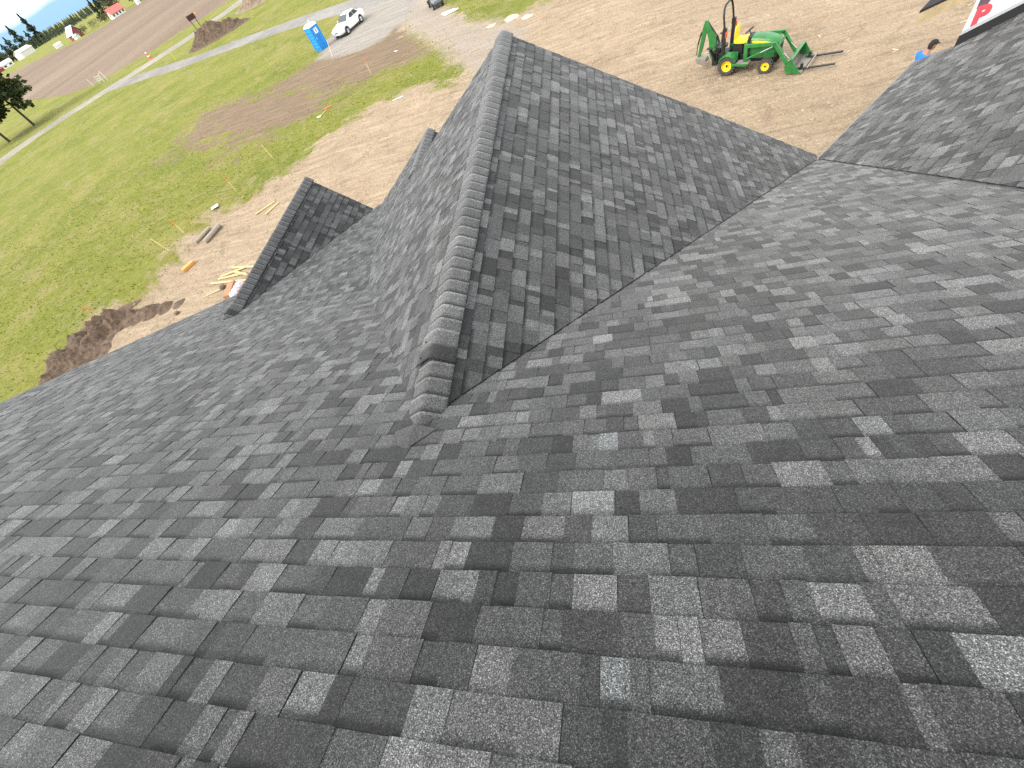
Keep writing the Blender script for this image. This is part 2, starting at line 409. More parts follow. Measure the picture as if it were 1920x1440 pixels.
def ridge(x, z, y0, y1, tl, tr, parent, seed, w=.15, loose=None, tone=.086, pitch=.1433):
    meshes = [cap_mesh(tl, tr, w=w, tone=tone * f, seed=seed + k) for k, f in enumerate((.9, 1, 1.08, .95, 1.04))]
    rnd = random.Random(seed); y = y0; k = 0
    while y + .2 < y1 + .06:
        o = bpy.data.objects.new('ridge_cap', meshes[rnd.randrange(5)]); COL.objects.link(o); o.parent = parent
        o.location = (x + rnd.uniform(-.003, .003), y, z + rnd.uniform(-.001, .001)); o.rotation_euler = (0, 0, rnd.uniform(-.012, .012)); y += pitch; k += 1
    if loose:
        me = cap_mesh(tl, tr, length=.30, w=w * 1.04, h0=.036 if tl < .9 else .028, h1=.022, flare=.10 if tl < .9 else .04, tone=tone * 1.12, seed=seed + 9)
        o = bpy.data.objects.new('ridge_cap', me); COL.objects.link(o); o.parent = parent; o.location = (x - .01, loose, z); o['label'] = 'loose closing cap nailed over the ridge'
        for (dx, dy) in ((-.115, .05), (-.1, .2), (.10, .05)):
            mb = MB(); zz = -(tl if dx < 0 else tr) * (abs(dx) - .03) + .042 - .012 * dy / .3
            mb.lathe([(0, .003), (.007, .002), (.007, -.004)], (dx, dy, zz), 'Z', 10); q = mb.build('nail', M_BLACK, o)
ridge(-1.46, ZO - 2.22 + .003, 1.10, 7.98, .6667, .6667, gr_deck, 40, loose=1.76)
ridge(-7.47, ZO - 4.03 + .003, 4.62, 9.52, 1., 1., s_deck, 60, w=.16, loose=4.98)
ridge(-3.98, ZO - 3.905 + .008, 7.99, 9.78, .6667, .6667, t_deck, 80)
# flap where the ridge dies into the main slope
mb = MB(); x, y = -1.46, 1.16
def onm(dx, dy, h): return (x + dx, y + dy, zp(MAIN, x + dx, y + dy) + h)
mb.add([onm(-.16, .0, .012), onm(0, .04, .05), onm(.16, -.0, .012), onm(.02, -.17, .012), onm(-.06, -.14, .012)], [(0, 1, 4), (1, 3, 4), (1, 2, 3)])
fl = mb.build('ridge_flap', M_SH, gr_deck)
at = fl.data.attributes.new('tab', 'FLOAT_COLOR', 'FACE'); at.data.foreach_set('color', [.058, 0, .1, 1] * len(fl.data.polygons)); fl.data.uv_layers.new(name='UVMap')

# --- walls under the roofs
def gwall(poly, y0, y1, name='wall', mt=M_WRAP):
    return MB().prism(poly, y0, y1, 'Y').build(name, mt, house)
ez = ZO - 5.52
gwall([(-9.1, 0), (3.1, 0), (3.1, ez - .2), (-9.1, ez - .2)], -9.0, 7.3)
gwall([(-6.0, 0), (3.0, 0), (3.0, ZO - 5.55), (-1.46, ZO - 2.6), (-6.0, ZO - 5.6)], 7.31, 7.6)
gwall([(-8.7, 0), (-6.4, 0), (-6.4, ZO - 5.5), (-7.47, ZO - 4.5), (-8.7, ZO - 5.75)], 7.31, 9.2)
gwall([(-5.9, 0), (-2.3, 0), (-2.3, ZO - 5.5), (-4.0, ZO - 4.3), (-5.9, ZO - 5.55)], 7.61, 9.4)
MB().prism([(3.3, -6), (3.3, 7.2), (5.6, 9.7), (11.5, 9.7), (11.5, -6)], 0, ez - .3, 'Z').build('wall', M_WRAP, house)
# pale fascia along the left rake, the wing eave and the main gable rake
mbf = MB()
mbf.bar((-9.5, -1.4, zp(MAIN, 0, -1.4) - .10), (-9.5, 7.8, zp(MAIN, 0, 7.8) - .10), .03, .17); mbf.build('fascia', M_FASC, house)
MB().bar((e0[0] - .012, e0[1] + .012, RZ0 - .09), (e1[0] - .012, e1[1] + .012, RZ0 - .09), .03, .17).build('fascia', M_FASC, house)
MB().bar((-1.46, 8.0, ZO - 2.36), (3.5, 8.0, ZO - 2.36 - .6667 * 4.96), .03, .16).build('fascia', M_FASC, house)
MB().bar((-7.47, 9.515, ZO - 4.2), (-6.3, 9.515, ZO - 5.37), .03, .15).build('fascia', M_FASC, house)
# taller wall rising out of the wing roof, wrapped in white sheet
wd = Vector((.80, -.60, 0)); wnm = Vector((-.60, -.80, 0))
w0 = Vector((6.02, 9.60, 0)); NN = 3.2
def wpt(s, h, off=0.): 
    p = w0 + wd * s + wnm * off
    return (p.x, p.y, zp(RP, p.x, p.y) + h)
tall = MB().loft([[wpt(-.02, .16, 0), wpt(NN, .16, 0), wpt(NN, 3.0, 0), wpt(-.02, 3.0 + .6957 * NN, 0)], [wpt(-.02, -.1, -2.), wpt(NN, -.1, -2.), wpt(NN, 3.0, -2.), wpt(-.02, 3.0 + .6957 * NN, -2.)]]).build('tall_wall', M_WRAP, house)
MB().loft([[wpt(-.03, .012, .0), wpt(NN, .012, .0), wpt(NN, .165, .0), wpt(-.03, .165, .0)], [wpt(-.03, .012, .03), wpt(NN, .012, .03), wpt(NN, .165, .012), wpt(-.03, .165, .012)]]).build('flashing', M_BLACK, tall)
MB().loft([[wpt(-.02, .167, .004), wpt(NN, .167, .004), wpt(NN, .225, .004), wpt(-.02, .225, .004)], [wpt(-.02, .167, .016), wpt(NN, .167, .016), wpt(NN, .225, .016), wpt(-.02, .225, .016)]]).build('base_trim', mk('grey trim', (.42, .43, .44), .5), tall)
# printed letter and marks of the wrap, flat print on the wall
M_RED = mk('red print', (.55, .07, .09), .6, var=.2); M_DKP = mk('dark print', (.11, .07, .09), .6)
fc = bpy.data.curves.new('letter', 'FONT'); fc.body = 'P'; fc.size = .34; fc.extrude = .001; fc.offset = .02; fc.shear = .25
tmp = bpy.data.objects.new('tmp_letter', fc); COL.objects.link(tmp)
dg = bpy.context.evaluated_depsgraph_get(); lme = bpy.data.meshes.new_from_object(tmp.evaluated_get(dg)); bpy.data.objects.remove(tmp)
lt = bpy.data.objects.new('printed_letter', lme); COL.objects.link(lt); lt.parent = tall; lme.materials.clear(); lme.materials.append(M_RED)
def wallmat(s, h, off, rot=0.):
    slope = Vector((wd.x, wd.y, 0)); up = Vector((0, 0, 1)); p = Vector(wpt(s, h, off))
    M = Matrix((slope, up, wnm)).transposed().to_4x4(); M.translation = p
    return M @ Matrix.Rotation(rot, 4, 'Z')
lt.matrix_local = wallmat(.05, .26, .006, .30)
def mark(poly, s, h, rot, mt):
    o = MB().prism(poly, 0, .002, 'Z').build('printed_mark', mt, tall); o.matrix_local = wallmat(s, h, .004, rot)
mark([(0, 0), (.10, .03), (.13, .25), (.17, .5), (.08, .62), (.03, .4), (-.03, .2)], .03, .50, -.1, M_DKP)
mark([(-.12, 0), (.0, .05), (.03, .18), (.06, .05), (.16, -.02), (.05, -.03), (.03, -.14), (-.02, -.03)], .62, .62 + .55, .3, M_DKP)
# corner of the next porch roof with its bare wood fascia
A = Vector((6.54, 12.08, ZO - 5.5)); pd = Vector((.935, .355, 0)); pb = Vector((.355, -.935, 0)).normalized() * -1
prx = MB()
def pp(s, t, h): q = A + pd * s + Vector((.8, .6, 0)) * t; return (q.x, q.y, q.z + h)
prx.loft([[pp(0, 0, 0), pp(4, 0, 0), pp(4, 3, 1.0), pp(0, 3, 1.0)], [pp(0, 0, -.05), pp(4, 0, -.05), pp(4, 3, .95), pp(0, 3, .95)]])
po = prx.build('front_porch_roof', M_EDGE, house)
MB().loft([[pp(.03, .02, -.055), pp(4, .02, -.055), pp(4, .06, -.055), pp(.03, .06, -.055)], [pp(.03, .02, -.27), pp(4, .02, -.27), pp(4, .06, -.27), pp(.03, .06, -.27)]]).build('fascia', M_PLY, po)
for s in (3.5,): MB().box(pp(s, 1.6, -.27 - 1.5), (.14, .14, 4.9)).build('post', M_PLY, po)

# ------------------------------------------------------------------ ground
DIRT = [(-27.9, 10.1), (-29.0, 12.3), (-27.8, 13.7), (-25.6, 14.4), (-25.2, 16.9), (-25.4, 18.9), (-24.9, 22.2), (-22.5, 22.9), (-20.3, 25.1), (-18.8, 28.3), (-15.9, 31.4), (-13.2, 32.5), (-9.2, 30.9), (-8.6, 32.1), (-10.5, 36.0), (-14.2, 42.8), (-19.1, 51.6), (-22.0, 61.8), (-25.3, 73.2), (-20.0, 66.9), (-16.8, 56.2), (-12.4, 46.9), (-10.0, 42.5), (-7.2, 39.8), (-4.7, 40.4), (-2.2, 40.7), (1.3, 42.8), (14, 50), (40, 40), (40, -30), (-24, -30), (-25, 4)]
BROWN1 = [(-42.4, 46.8), (-40.5, 48.1), (-36.3, 47.5), (-28.2, 43.7), (-23.3, 41.5), (-20.7, 36.9), (-22.2, 34.1), (-25.3, 32.9), (-30.9, 33.7), (-37.3, 38.7), (-38.4, 36.2), (-40.7, 38.4)]
BROWN2 = [(-28.4, 50.4), (-22.1, 47.4), (-19.7, 52.7), (-16.4, 45.5), (-13.6, 40.2), (-13.7, 38.5), (-16.1, 39.4), (-18.2, 38.7), (-21.6, 40.0), (-28.2, 43.7), (-33.2, 45.7)]
PAD = [(-28.9, 50.8), (-30.0, 57.6), (-30.4, 67.2), (-28.7, 70.8), (-18.1, 61.0), (-18.3, 54.7), (-19.1, 51.6), (-20.1, 48.7), (-22.1, 47.4), (-25.0, 48.3)]
LANE = [(-8.6, 32.1), (-10.5, 36), (-14.2, 42.8), (-19.1, 51.6), (-22, 61.8), (-25.3, 73.2), (-20, 66.9), (-16.8, 56.2), (-12.4, 46.9), (-10, 42.5), (-7.2, 39.8), (-5, 36), (-5, 31), (-6.5, 29)]
def sdist(poly, X, Y, lim=8.):
    P = np.array(poly, float); d2 = np.full(X.shape, 1e9); ins = np.zeros(X.shape, bool)
    for i in range(len(P)):
        a = P[i]; b = P[(i + 1) % len(P)]; e = b - a; t = np.clip(((X - a[0]) * e[0] + (Y - a[1]) * e[1]) / (e @ e), 0, 1)
        d2 = np.minimum(d2, (X - a[0] - t * e[0]) ** 2 + (Y - a[1] - t * e[1]) ** 2)
        c = ((a[1] > Y) != (b[1] > Y)) & (X < (b[0] - a[0]) * (Y - a[1]) / (b[1] - a[1] + 1e-12) + a[0]); ins ^= c
    return np.clip(np.where(ins, 1, -1) * np.sqrt(d2), -lim, lim)
def axis(lo, hi, step, far_lo, far_hi):
    v = list(np.arange(lo, hi + .01, step)); s = step
    while v[0] > far_lo: s *= 1.16; v.insert(0, v[0] - s)
    s = step
    while v[-1] < far_hi: s *= 1.16; v.append(v[-1] + s)
    return np.array(v)
gx = axis(-52, 24, .8, -9000, 5000); gy = axis(6, 74, .8, -1500, 9000)
X, Y = np.meshgrid(gx, gy); ny, nx = X.shape
BERM = []
CUT = [(-29.5, 12.6), (-27.8, 13.9), (-25.6, 14.9), (-25.3, 17), (-25.6, 19), (-24.9, 22.4), (-23.4, 23.4)]
def fine(x, y):
    z = gz(x, y)
    if -32 < x < -18 and 6 < y < 30:
        s = float(sdist(DIRT, np.array(x), np.array(y)))
        z += .28 * sm((-s + .25) / .5) * sm((y - 9) / 4) * sm((27 - y) / 5)      # the lawn stands a step above the graded yard
        for (bx, by, bh, br_) in BERM:
            d = math.hypot(x - bx, y - by) / br_
            if d < 2.2: z += bh * math.exp(-d * d) * (.75 + .5 * mnoise.noise((x * 1.7, y * 1.7, 3.)))
    return z
Z = np.zeros_like(X)
for i in range(ny):
    for j in range(nx): Z[i, j] = fine(float(X[i, j]), float(Y[i, j]))
# a finer sheet is not needed: the berm itself is a separate mound below
idx = np.arange(nx * ny).reshape(ny, nx)
faces = np.stack([idx[:-1, :-1], idx[:-1, 1:], idx[1:, 1:], idx[1:, :-1]], -1).reshape(-1, 4)
gm = bpy.data.meshes.new('ground'); gm.from_pydata(np.stack([X, Y, Z], -1).reshape(-1, 3).tolist(), [], faces.tolist())
gm.polygons.foreach_set('use_smooth', [True] * len(gm.polygons))
for nm, pl in (('dirt', DIRT), ('soil_a', BROWN1), ('soil_b', BROWN2), ('pad', PAD), ('lane', LANE)):
    at = gm.attributes.new(nm, 'FLOAT', 'POINT'); at.data.foreach_set('value', sdist(pl, X, Y).reshape(-1).astype(np.float32))
ground = bpy.data.objects.new('ground', gm); COL.objects.link(ground); tag(ground, kind='structure')

def noise_node(nt, vec, scale, detail=5., rough=.6, dist=0.):
    n = N(nt, 'ShaderNodeTexNoise', i_Scale=scale, i_Detail=detail, i_Roughness=rough, i_Distortion=dist); nt.links.new(vec, n.inputs['Vector']); return n
def mixc(nt, fac, a, b):
    m_ = N(nt, 'ShaderNodeMixRGB'); nt.links.new(fac, m_.inputs[0])
    for k, v in ((1, a), (2, b)):
        if isinstance(v, tuple): m_.inputs[k].default_value = (*v, 1)
        else: nt.links.new(v, m_.inputs[k])
    return m_.outputs[0]
def ground_material():
    mt = bpy.data.materials.new('yard ground'); mt.use_nodes = True; nt = mt.node_tree; b = nt.nodes['Principled BSDF']; L = nt.links.new
    g = N(nt, 'ShaderNodeNewGeometry'); pos = g.outputs['Position']
    def mask(name, amp, scale, soft, bias=0.):
        a = N(nt, 'ShaderNodeAttribute', attribute_name=name); n1 = noise_node(nt, pos, scale, 8., .68, .6)
        s = N(nt, 'ShaderNodeMath', operation='MULTIPLY_ADD'); s.inputs[1].default_value = amp; L(n1.outputs[0], s.inputs[0]); L(a.outputs['Fac'], s.inputs[2])
        r = N(nt, 'ShaderNodeMapRange', clamp=True); r.inputs['From Min'].default_value = amp * .5 - soft + bias; r.inputs['From Max'].default_value = amp * .5 + soft + bias; L(s.outputs[0], r.inputs[0]); return r.outputs[0]
    # grass
    gn = noise_node(nt, pos, .16, 6., .62); gn2 = noise_node(nt, pos, 2.6, 6., .7); gn3 = noise_node(nt, pos, .45, 6., .7, .8)
    ms = N(nt, 'ShaderNodeMapping'); ms.inputs['Rotation'].default_value = (0, 0, R_(35)); ms.inputs['Scale'].default_value = (.25, 2.2, 1); L(pos, ms.inputs[0])
    gs = noise_node(nt, ms.outputs[0], 1.1, 6., .7)
    c1 = ramp(nt, [(.3, (.115, .14, .014)), (.5, (.19, .19, .03)), (.68, (.27, .232, .068))]); L(gn.outputs[0], c1.inputs[0])
    c2 = ramp(nt, [(.32, (.055, .076, .011)), (.5, (.14, .17, .024)), (.7, (.29, .27, .11))]); L(gn2.outputs[0], c2.inputs[0])
    fx = N(nt, 'ShaderNodeValue'); fx.outputs[0].default_value = .4
    gc = mixc(nt, fx.outputs[0], c1.outputs[0], c2.outputs[0])
    dr = ramp(nt, [(.5, 0.), (.66, .75)]); L(gn3.outputs[0], dr.inputs[0]); gc = mixc(nt, dr.outputs[0], gc, (.26, .22, .095))
    dk = ramp(nt, [(.56, 0.), (.7, .55)]); L(gs.outputs[0], dk.inputs[0]); gc = mixc(nt, dk.outputs[0], gc, (.075, .085, .02))
    # dirt
    mt1 = N(nt, 'ShaderNodeMapping'); mt1.inputs['Rotation'].default_value = (0, 0, R_(-32)); mt1.inputs['Scale'].default_value = (.22, 1.9, 1); L(pos, mt1.inputs[0])
    d1 = noise_node(nt, mt1.outputs[0], 1.6, 8., .68, .5); d2 = noise_node(nt, pos, .22, 6., .6); d3 = noise_node(nt, pos, 9., 8., .75)
    dc = ramp(nt, [(.30, (.20, .142, .092)), (.45, (.315, .235, .156)), (.56, (.37, .283, .19)), (.70, (.50, .405, .285))]); L(d1.outputs[0], dc.inputs[0])
    dd = ramp(nt, [(.35, (.29, .218, .145)), (.65, (.40, .31, .21))]); L(d2.outputs[0], dd.inputs[0]); dirt = mixc(nt, fx.outputs[0], dc.outputs[0], dd.outputs[0])
    d4 = noise_node(nt, pos, .55, 7., .66, 2.2); d4r = ramp(nt, [(.36, .62), (.47, 1.04), (.6, 1.06), (.7, 1.26)]); L(d4.outputs[0], d4r.inputs[0]); mu4 = N(nt, 'ShaderNodeMixRGB', blend_type='MULTIPLY'); mu4.inputs[0].default_value = .45; L(dirt, mu4.inputs[1]); L(d4r.outputs[0], mu4.inputs[2]); dirt = mu4.outputs[0]
    d3r = ramp(nt, [(.3, .66), (.5, 1.), (.72, 1.38)]); L(d3.outputs[0], d3r.inputs[0]); mu = N(nt, 'ShaderNodeMixRGB', blend_type='MULTIPLY'); mu.inputs[0].default_value = .8; L(dirt, mu.inputs[1]); L(d3r.outputs[0], mu.inputs[2]); dirt = mu.outputs[0]
    soil = ramp(nt, [(.3, (.135, .092, .058)), (.7, (.26, .19, .125))]); L(d1.outputs[0], soil.inputs[0])
    pad = ramp(nt, [(.3, (.21, .185, .16)), (.7, (.36, .325, .28))]); L(d1.outputs[0], pad.inputs[0])
    m1 = mask('soil_a', 24., .38, 1.6, 0.); m2 = mask('soil_b', 9., .55, .9, -.6); m3 = mask('pad', 2.2, .6, .5); m4 = mask('dirt', 8., .55, .55, -.2)
    c = mixc(nt, m1, gc, soil.outputs[0]); c = mixc(nt, m2, c, soil.outputs[0]); c = mixc(nt, m4, c, dirt); m5 = mask('lane', 3., .5, .9); lane = ramp(nt, [(.3, (.25, .205, .16)), (.7, (.38, .325, .26))]); L(d1.outputs[0], lane.inputs[0]); c = mixc(nt, m5, c, lane.outputs[0]); c = mixc(nt, m3, c, pad.outputs[0])
    L(c, b.inputs['Base Color']); b.inputs['Roughness'].default_value = .95; b.inputs['Specular IOR Level'].default_value = .15
    bp = N(nt, 'ShaderNodeBump', i_Strength=.9, i_Distance=.12); ad = N(nt, 'ShaderNodeMath', operation='ADD'); L(gn2.outputs[0], ad.inputs[0]); L(d3.outputs[0], ad.inputs[1]); ad2 = N(nt, 'ShaderNodeMath', operation='ADD'); L(ad.outputs[0], ad2.inputs[0]); L(d1.outputs[0], ad2.inputs[1])
    L(ad2.outputs[0], bp.inputs['Height']); L(bp.outputs[0], b.inputs['Normal'])
    return mt
gm.materials.append(ground_material())

def strip(name, pts, widths, lift, mt, n=60):
    P = [Vector((x, y, 0)) for x, y in pts]; ds = [0]
    for a, b in zip(P, P[1:]): ds.append(ds[-1] + (b - a).length)
    w_ = widths if isinstance(widths, (list, tuple)) else [widths] * len(P)
    rows = []
    for k in range(n + 1):
        d = ds[-1] * k / n; i = max(j for j in range(len(ds)) if ds[j] <= d + 1e-6); i = min(i, len(P) - 2); t = (d - ds[i]) / (ds[i + 1] - ds[i])
        p = P[i].lerp(P[i + 1], t); w = w_[i] * (1 - t) + w_[i + 1] * t
        t0 = (P[min(i + 1, len(P) - 1)] - P[i]).normalized(); tn = (P[min(i + 2, len(P) - 1)] - P[min(i + 1, len(P) - 2)]).normalized(); tp = (P[i] - P[max(i - 1, 0)]).normalized() if i else t0
        tt = (tp.lerp(t0, .5 + t * .5) if t < .5 else t0.lerp(tn, (t - .5))).normalized(); nrm = Vector((-tt.y, tt.x, 0))
        ww = w / 2 * (1 + .07 * mnoise.noise((p.x * .25, p.y * .25, 1.))); wl = w / 2 * (1 + .07 * mnoise.noise((p.x * .25, p.y * .25, 7.)))
        rows.append([(q.x, q.y, gz(q.x, q.y) + lift * e_) for q, e_ in ((p + nrm * ww, -.6), (p + nrm * (ww - .35), 1), (p, 1.5), (p - nrm * (wl - .35), 1), (p - nrm * wl, -.6))])
    o = MB().loft(rows, closed=False).build(name, mt, smooth=True); return tag(o, kind='structure')
def road_mat(name, c0, c1, sc_=1.2):
    mt = bpy.data.materials.new(name); mt.use_nodes = True; nt = mt.node_tree; b = nt.nodes['Principled BSDF']; g = N(nt, 'ShaderNodeNewGeometry')
    n1 = noise_node(nt, g.outputs['Position'], sc_, 8., .7); n2 = noise_node(nt, g.outputs['Position'], .12, 4., .5)
    r = ramp(nt, [(.3, c0), (.7, c1)]); nt.links.new(n1.outputs[0], r.inputs[0]); r2 = ramp(nt, [(.35, .85), (.65, 1.12)]); nt.links.new(n2.outputs[0], r2.inputs[0])
    mu = N(nt, 'ShaderNodeMixRGB', blend_type='MULTIPLY'); mu.inputs[0].default_value = 1; nt.links.new(r.outputs[0], mu.inputs[1]); nt.links.new(r2.outputs[0], mu.inputs[2]); nt.links.new(mu.outputs[0], b.inputs['Base Color'])
    b.inputs['Roughness'].default_value = .95; b.inputs['Specular IOR Level'].default_value = .15
    return mt
strip('gravel_road', [(-108, 52), (-106.7, 67.4), (-104.9, 74.4), (-101.5, 80.5), (-96.9, 85.8), (-93.1, 90.6), (-88.8, 95.1), (-85.2, 99.7), (-81.5, 105.6), (-79.1, 111.7), (-76.9, 118.9), (-73.9, 128), (-66, 150), (-50, 190)], 6.4, .03, road_mat('pale gravel', (.20, .18, .145), (.29, .265, .215)))
strip('driveway', [(-96.5, 86.0), (-92, 87.0), (-86.8, 86.2), (-78.5, 83.5), (-67.6, 79.6), (-58.0, 77.5), (-47.9, 74.9), (-41.0, 72.9), (-34.7, 70.6), (-28.6, 68.1), (-22.0, 66)], [1., 3.5, 5.0, 4.8, 4.6, 4.6, 4.6, 4.8, 5, 5.4, 6.5], .045, road_mat('grey chip seal', (.17, .16, .145), (.26, .245, .222)), 80)
# ploughed field
NEAR = [(-356.7, 245.0), (-161.6, 125.1), (-120.8, 101.8), (-107.7, 98.6), (-103.7, 103.1), (-96.7, 107.6), (-92.9, 114.3), (-87.2, 121.5), (-84.2, 127.9), (-79.0, 145.0), (-60, 190)]
FAR = [(-411.8, 293.2), (-393.9, 304.0), (-388.2, 314.9), (-326.1, 290.2), (-273.5, 262.9), (-263.9, 277.0), (-270.2, 305.7), (-264.1, 315.5), (-319.3, 431.9), (-330, 520.), (-300, 640)]
def resample(P, n):
    P = [Vector(p) for p in P]; ds = [0]
    for a, b in zip(P, P[1:]): ds.append(ds[-1] + (b - a).length)
    out = []
    for k in range(n + 1):
        d = ds[-1] * k / n; i = min(max(j for j in range(len(ds)) if ds[j] <= d + 1e-6), len(P) - 2); out.append(P[i].lerp(P[i + 1], (d - ds[i]) / (ds[i + 1] - ds[i])))
    return out
def pairs(A, B, n):
    ra, rb = [], []
    for i in range(len(A) - 1):
        for k in range(n): ra.append(Vector(A[i]).lerp(Vector(A[i + 1]), k / n)); rb.append(Vector(B[i]).lerp(Vector(B[i + 1]), k / n))
    ra.append(Vector(A[-1])); rb.append(Vector(B[-1])); return ra, rb
ra, rb = pairs(NEAR, FAR, 6); rows = []
for a, b in zip(ra, rb):
    r_ = []
    for k in range(25):
        p = a.lerp(b, k / 24); r_.append((p.x, p.y, gbase(p.x, p.y) + (-.02 if k == 0 else .04) + .2 * sm((math.hypot(p.x, p.y) - 150) / 150)))
    rows.append(r_)
fm = bpy.data.materials.new('ploughed soil'); fm.use_nodes = True; nt = fm.node_tree; b = nt.nodes['Principled BSDF']; g = N(nt, 'ShaderNodeNewGeometry')
mpn = N(nt, 'ShaderNodeMapping'); mpn.inputs['Rotation'].default_value = (0, 0, R_(-38)); mpn.inputs['Scale'].default_value = (1, .1, 1); nt.links.new(g.outputs['Position'], mpn.inputs[0])
n1 = noise_node(nt, mpn.outputs[0], .03, 4., .5, .6); n2 = noise_node(nt, mpn.outputs[0], .5, 5., .7); n3 = noise_node(nt, g.outputs['Position'], 1.1, 6., .7)
r1 = ramp(nt, [(.3, (.150, .108, .078)), (.5, (.185, .138, .10)), (.62, (.215, .166, .118)), (.74, (.29, .232, .165))]); nt.links.new(n1.outputs[0], r1.inputs[0])
r2 = ramp(nt, [(.3, .93), (.7, 1.07)]); nt.links.new(n2.outputs[0], r2.inputs[0]); r3 = ramp(nt, [(.3, .8), (.7, 1.2)]); nt.links.new(n3.outputs[0], r3.inputs[0])
c = r1.outputs[0]
for r in (r2, r3):
    mu = N(nt, 'ShaderNodeMixRGB', blend_type='MULTIPLY'); mu.inputs[0].default_value = 1; nt.links.new(c, mu.inputs[1]); nt.links.new(r.outputs[0], mu.inputs[2]); c = mu.outputs[0]
nt.links.new(c, b.inputs['Base Color']); b.inputs['Roughness'].default_value = 1; b.inputs['Specular IOR Level'].default_value = .1
tag(MB().loft(rows, closed=False).build('ploughed_field', fm, smooth=True), kind='structure')

# ------------------------------------------------------------------ grass, clods
M_GRASS = bpy.data.materials.new('grass blades'); M_GRASS.use_nodes = True; nt = M_GRASS.node_tree; b = nt.nodes['Principled BSDF']; g = N(nt, 'ShaderNodeNewGeometry')
n1 = noise_node(nt, g.outputs['Position'], .35, 5., .65); n2 = noise_node(nt, g.outputs['Position'], 5., 2.)
r1 = ramp(nt, [(.35, (.19, .235, .025)), (.5, (.30, .30, .055)), (.62, (.42, .365, .14)), (.75, (.5, .44, .22))]); ad = N(nt, 'ShaderNodeMath', operation='MULTIPLY_ADD'); ad.inputs[1].default_value = .35; nt.links.new(n2.outputs[0], ad.inputs[0])
sb = N(nt, 'ShaderNodeMath', operation='MULTIPLY_ADD'); sb.inputs[1].default_value = .8; sb.inputs[2].default_value = -.07; nt.links.new(n1.outputs[0], sb.inputs[0]); nt.links.new(sb.outputs[0], ad.inputs[2])
nt.links.new(ad.outputs[0], r1.inputs[0]); nt.links.new(r1.outputs[0], b.inputs['Base Color']); b.inputs['Roughness'].default_value = .8; b.inputs['Specular IOR Level'].default_value = .2
rnd = random.Random(5); nr = np.random.RandomState(5)
def scatter_pts(n, x0, x1, y0, y1):
    return nr.uniform(x0, x1, n), nr.uniform(y0, y1, n)
px_, py_ = scatter_pts(60000, -62, -8, 8, 80)
dd = sdist(DIRT, px_, py_); d1_ = sdist(BROWN1, px_, py_); d2_ = sdist(BROWN2, px_, py_); d3_ = sdist(PAD, px_, py_)
jit = nr.normal(0, .8, len(px_))
ok = (nr.uniform(0, 1, len(px_)) < np.clip((72 - np.hypot(px_, py_)) / 45, 0, .55)) & (dd + jit < -.1) & (d1_ + jit * 3 < -.3) & (d2_ + jit * 2 < -.2) & (d3_ + jit < -.3)
vs, fs = [], []
for x, y in zip(px_[ok], py_[ok]):
    x, y = float(x), float(y); z = fine(x, y); s = rnd.uniform(.04, .13)
    for k in range(3):
        a = rnd.uniform(0, 6.28); w = s * .28; l = rnd.uniform(.2, .8) * s; bi = len(vs); ca, sa = math.cos(a), math.sin(a)
        vs += [(x - sa * w, y + ca * w, z - .01), (x + sa * w, y - ca * w, z - .01), (x + ca * l, y + sa * l, z + s)]; fs.append((bi, bi + 1, bi + 2))
me = bpy.data.meshes.new('grass_tufts'); me.from_pydata(vs, [], fs); me.materials.append(M_GRASS)
o = bpy.data.objects.new('grass_tufts', me); COL.objects.link(o); tag(o, 'short rough grass tufts covering the lawn', 'grass', kind='stuff')
M_CLOD = mk('dry clods', (.29, .215, .14), .95, var=.3, scale=3)
vs, fs = [], []
ICO = [(0, 0, 1), (.9, 0, .1), (0, .9, 0), (-.9, 0, -.1), (0, -.9, .1), (0, 0, -.6)]; ICF = [(0, 1, 2), (0, 2, 3), (0, 3, 4), (0, 4, 1), (5, 2, 1), (5, 3, 2), (5, 4, 3), (5, 1, 4)]
px_, py_ = scatter_pts(15000, -29, 16, 9, 45); dd = sdist(DIRT, px_, py_); ok = (dd > -.3)
for x, y in zip(px_[ok], py_[ok]):
    x, y = float(x), float(y)
    if -10 < x < 4 and y < 10 or x > 3 and y < 8: continue
    s = rnd.choice((.02, .025, .03, .035, .05, .08)) * rnd.uniform(.7, 1.3); z = fine(x, y); bi = len(vs); a = rnd.uniform(0, 6.28)
    for q in ICO:
        vs.append((x + s * (q[0] * math.cos(a) - q[1] * math.sin(a)) * rnd.uniform(.8, 1.6), y + s * (q[0] * math.sin(a) + q[1] * math.cos(a)), z + s * q[2] * .8))
    fs += [tuple(bi + i for i in f) for f in ICF]
me = bpy.data.meshes.new('dirt_clods'); me.from_pydata(vs, [], fs); me.materials.append(M_CLOD)
o = bpy.data.objects.new('dirt_clods', me); COL.objects.link(o); tag(o, 'loose clods and stones on the graded dirt yard', 'clods', kind='stuff')

# ------------------------------------------------------------------ earth mounds
M_EARTH = mk('dug earth', (.105, .07, .045), 1., var=.6, scale=3.2, bump=.12, bscale=6)
def mound(name, x0, x1, y0, y1, hf, label, mt=M_EARTH, n=110):
    rows = []
    for i in range(n + 1):
        r_ = []
        for j in range(n + 1):
            x = x0 + (x1 - x0) * i / n; y = y0 + (y1 - y0) * j / n
            h = hf(x, y); h += (.40 * mnoise.noise((x * 1.6, y * 1.6, 5.)) + .17 * mnoise.noise((x * 4.2, y * 4.2, 2.)) + .10 * mnoise.noise((x * 9, y * 9, 4.))) * min(1, max(0, h) * 2.2)
            r_.append((x, y, fine(x, y) + h - .05))
        rows.append(r_)
    o = MB().loft(rows, closed=False).build(name, mt, smooth=False); return tag(o, label, 'dirt mound')
def gsum(L): return lambda x, y: max(h * math.exp(-((x - a) ** 2 + (y - b) ** 2) / (r * r)) for a, b, h, r in L) - .06
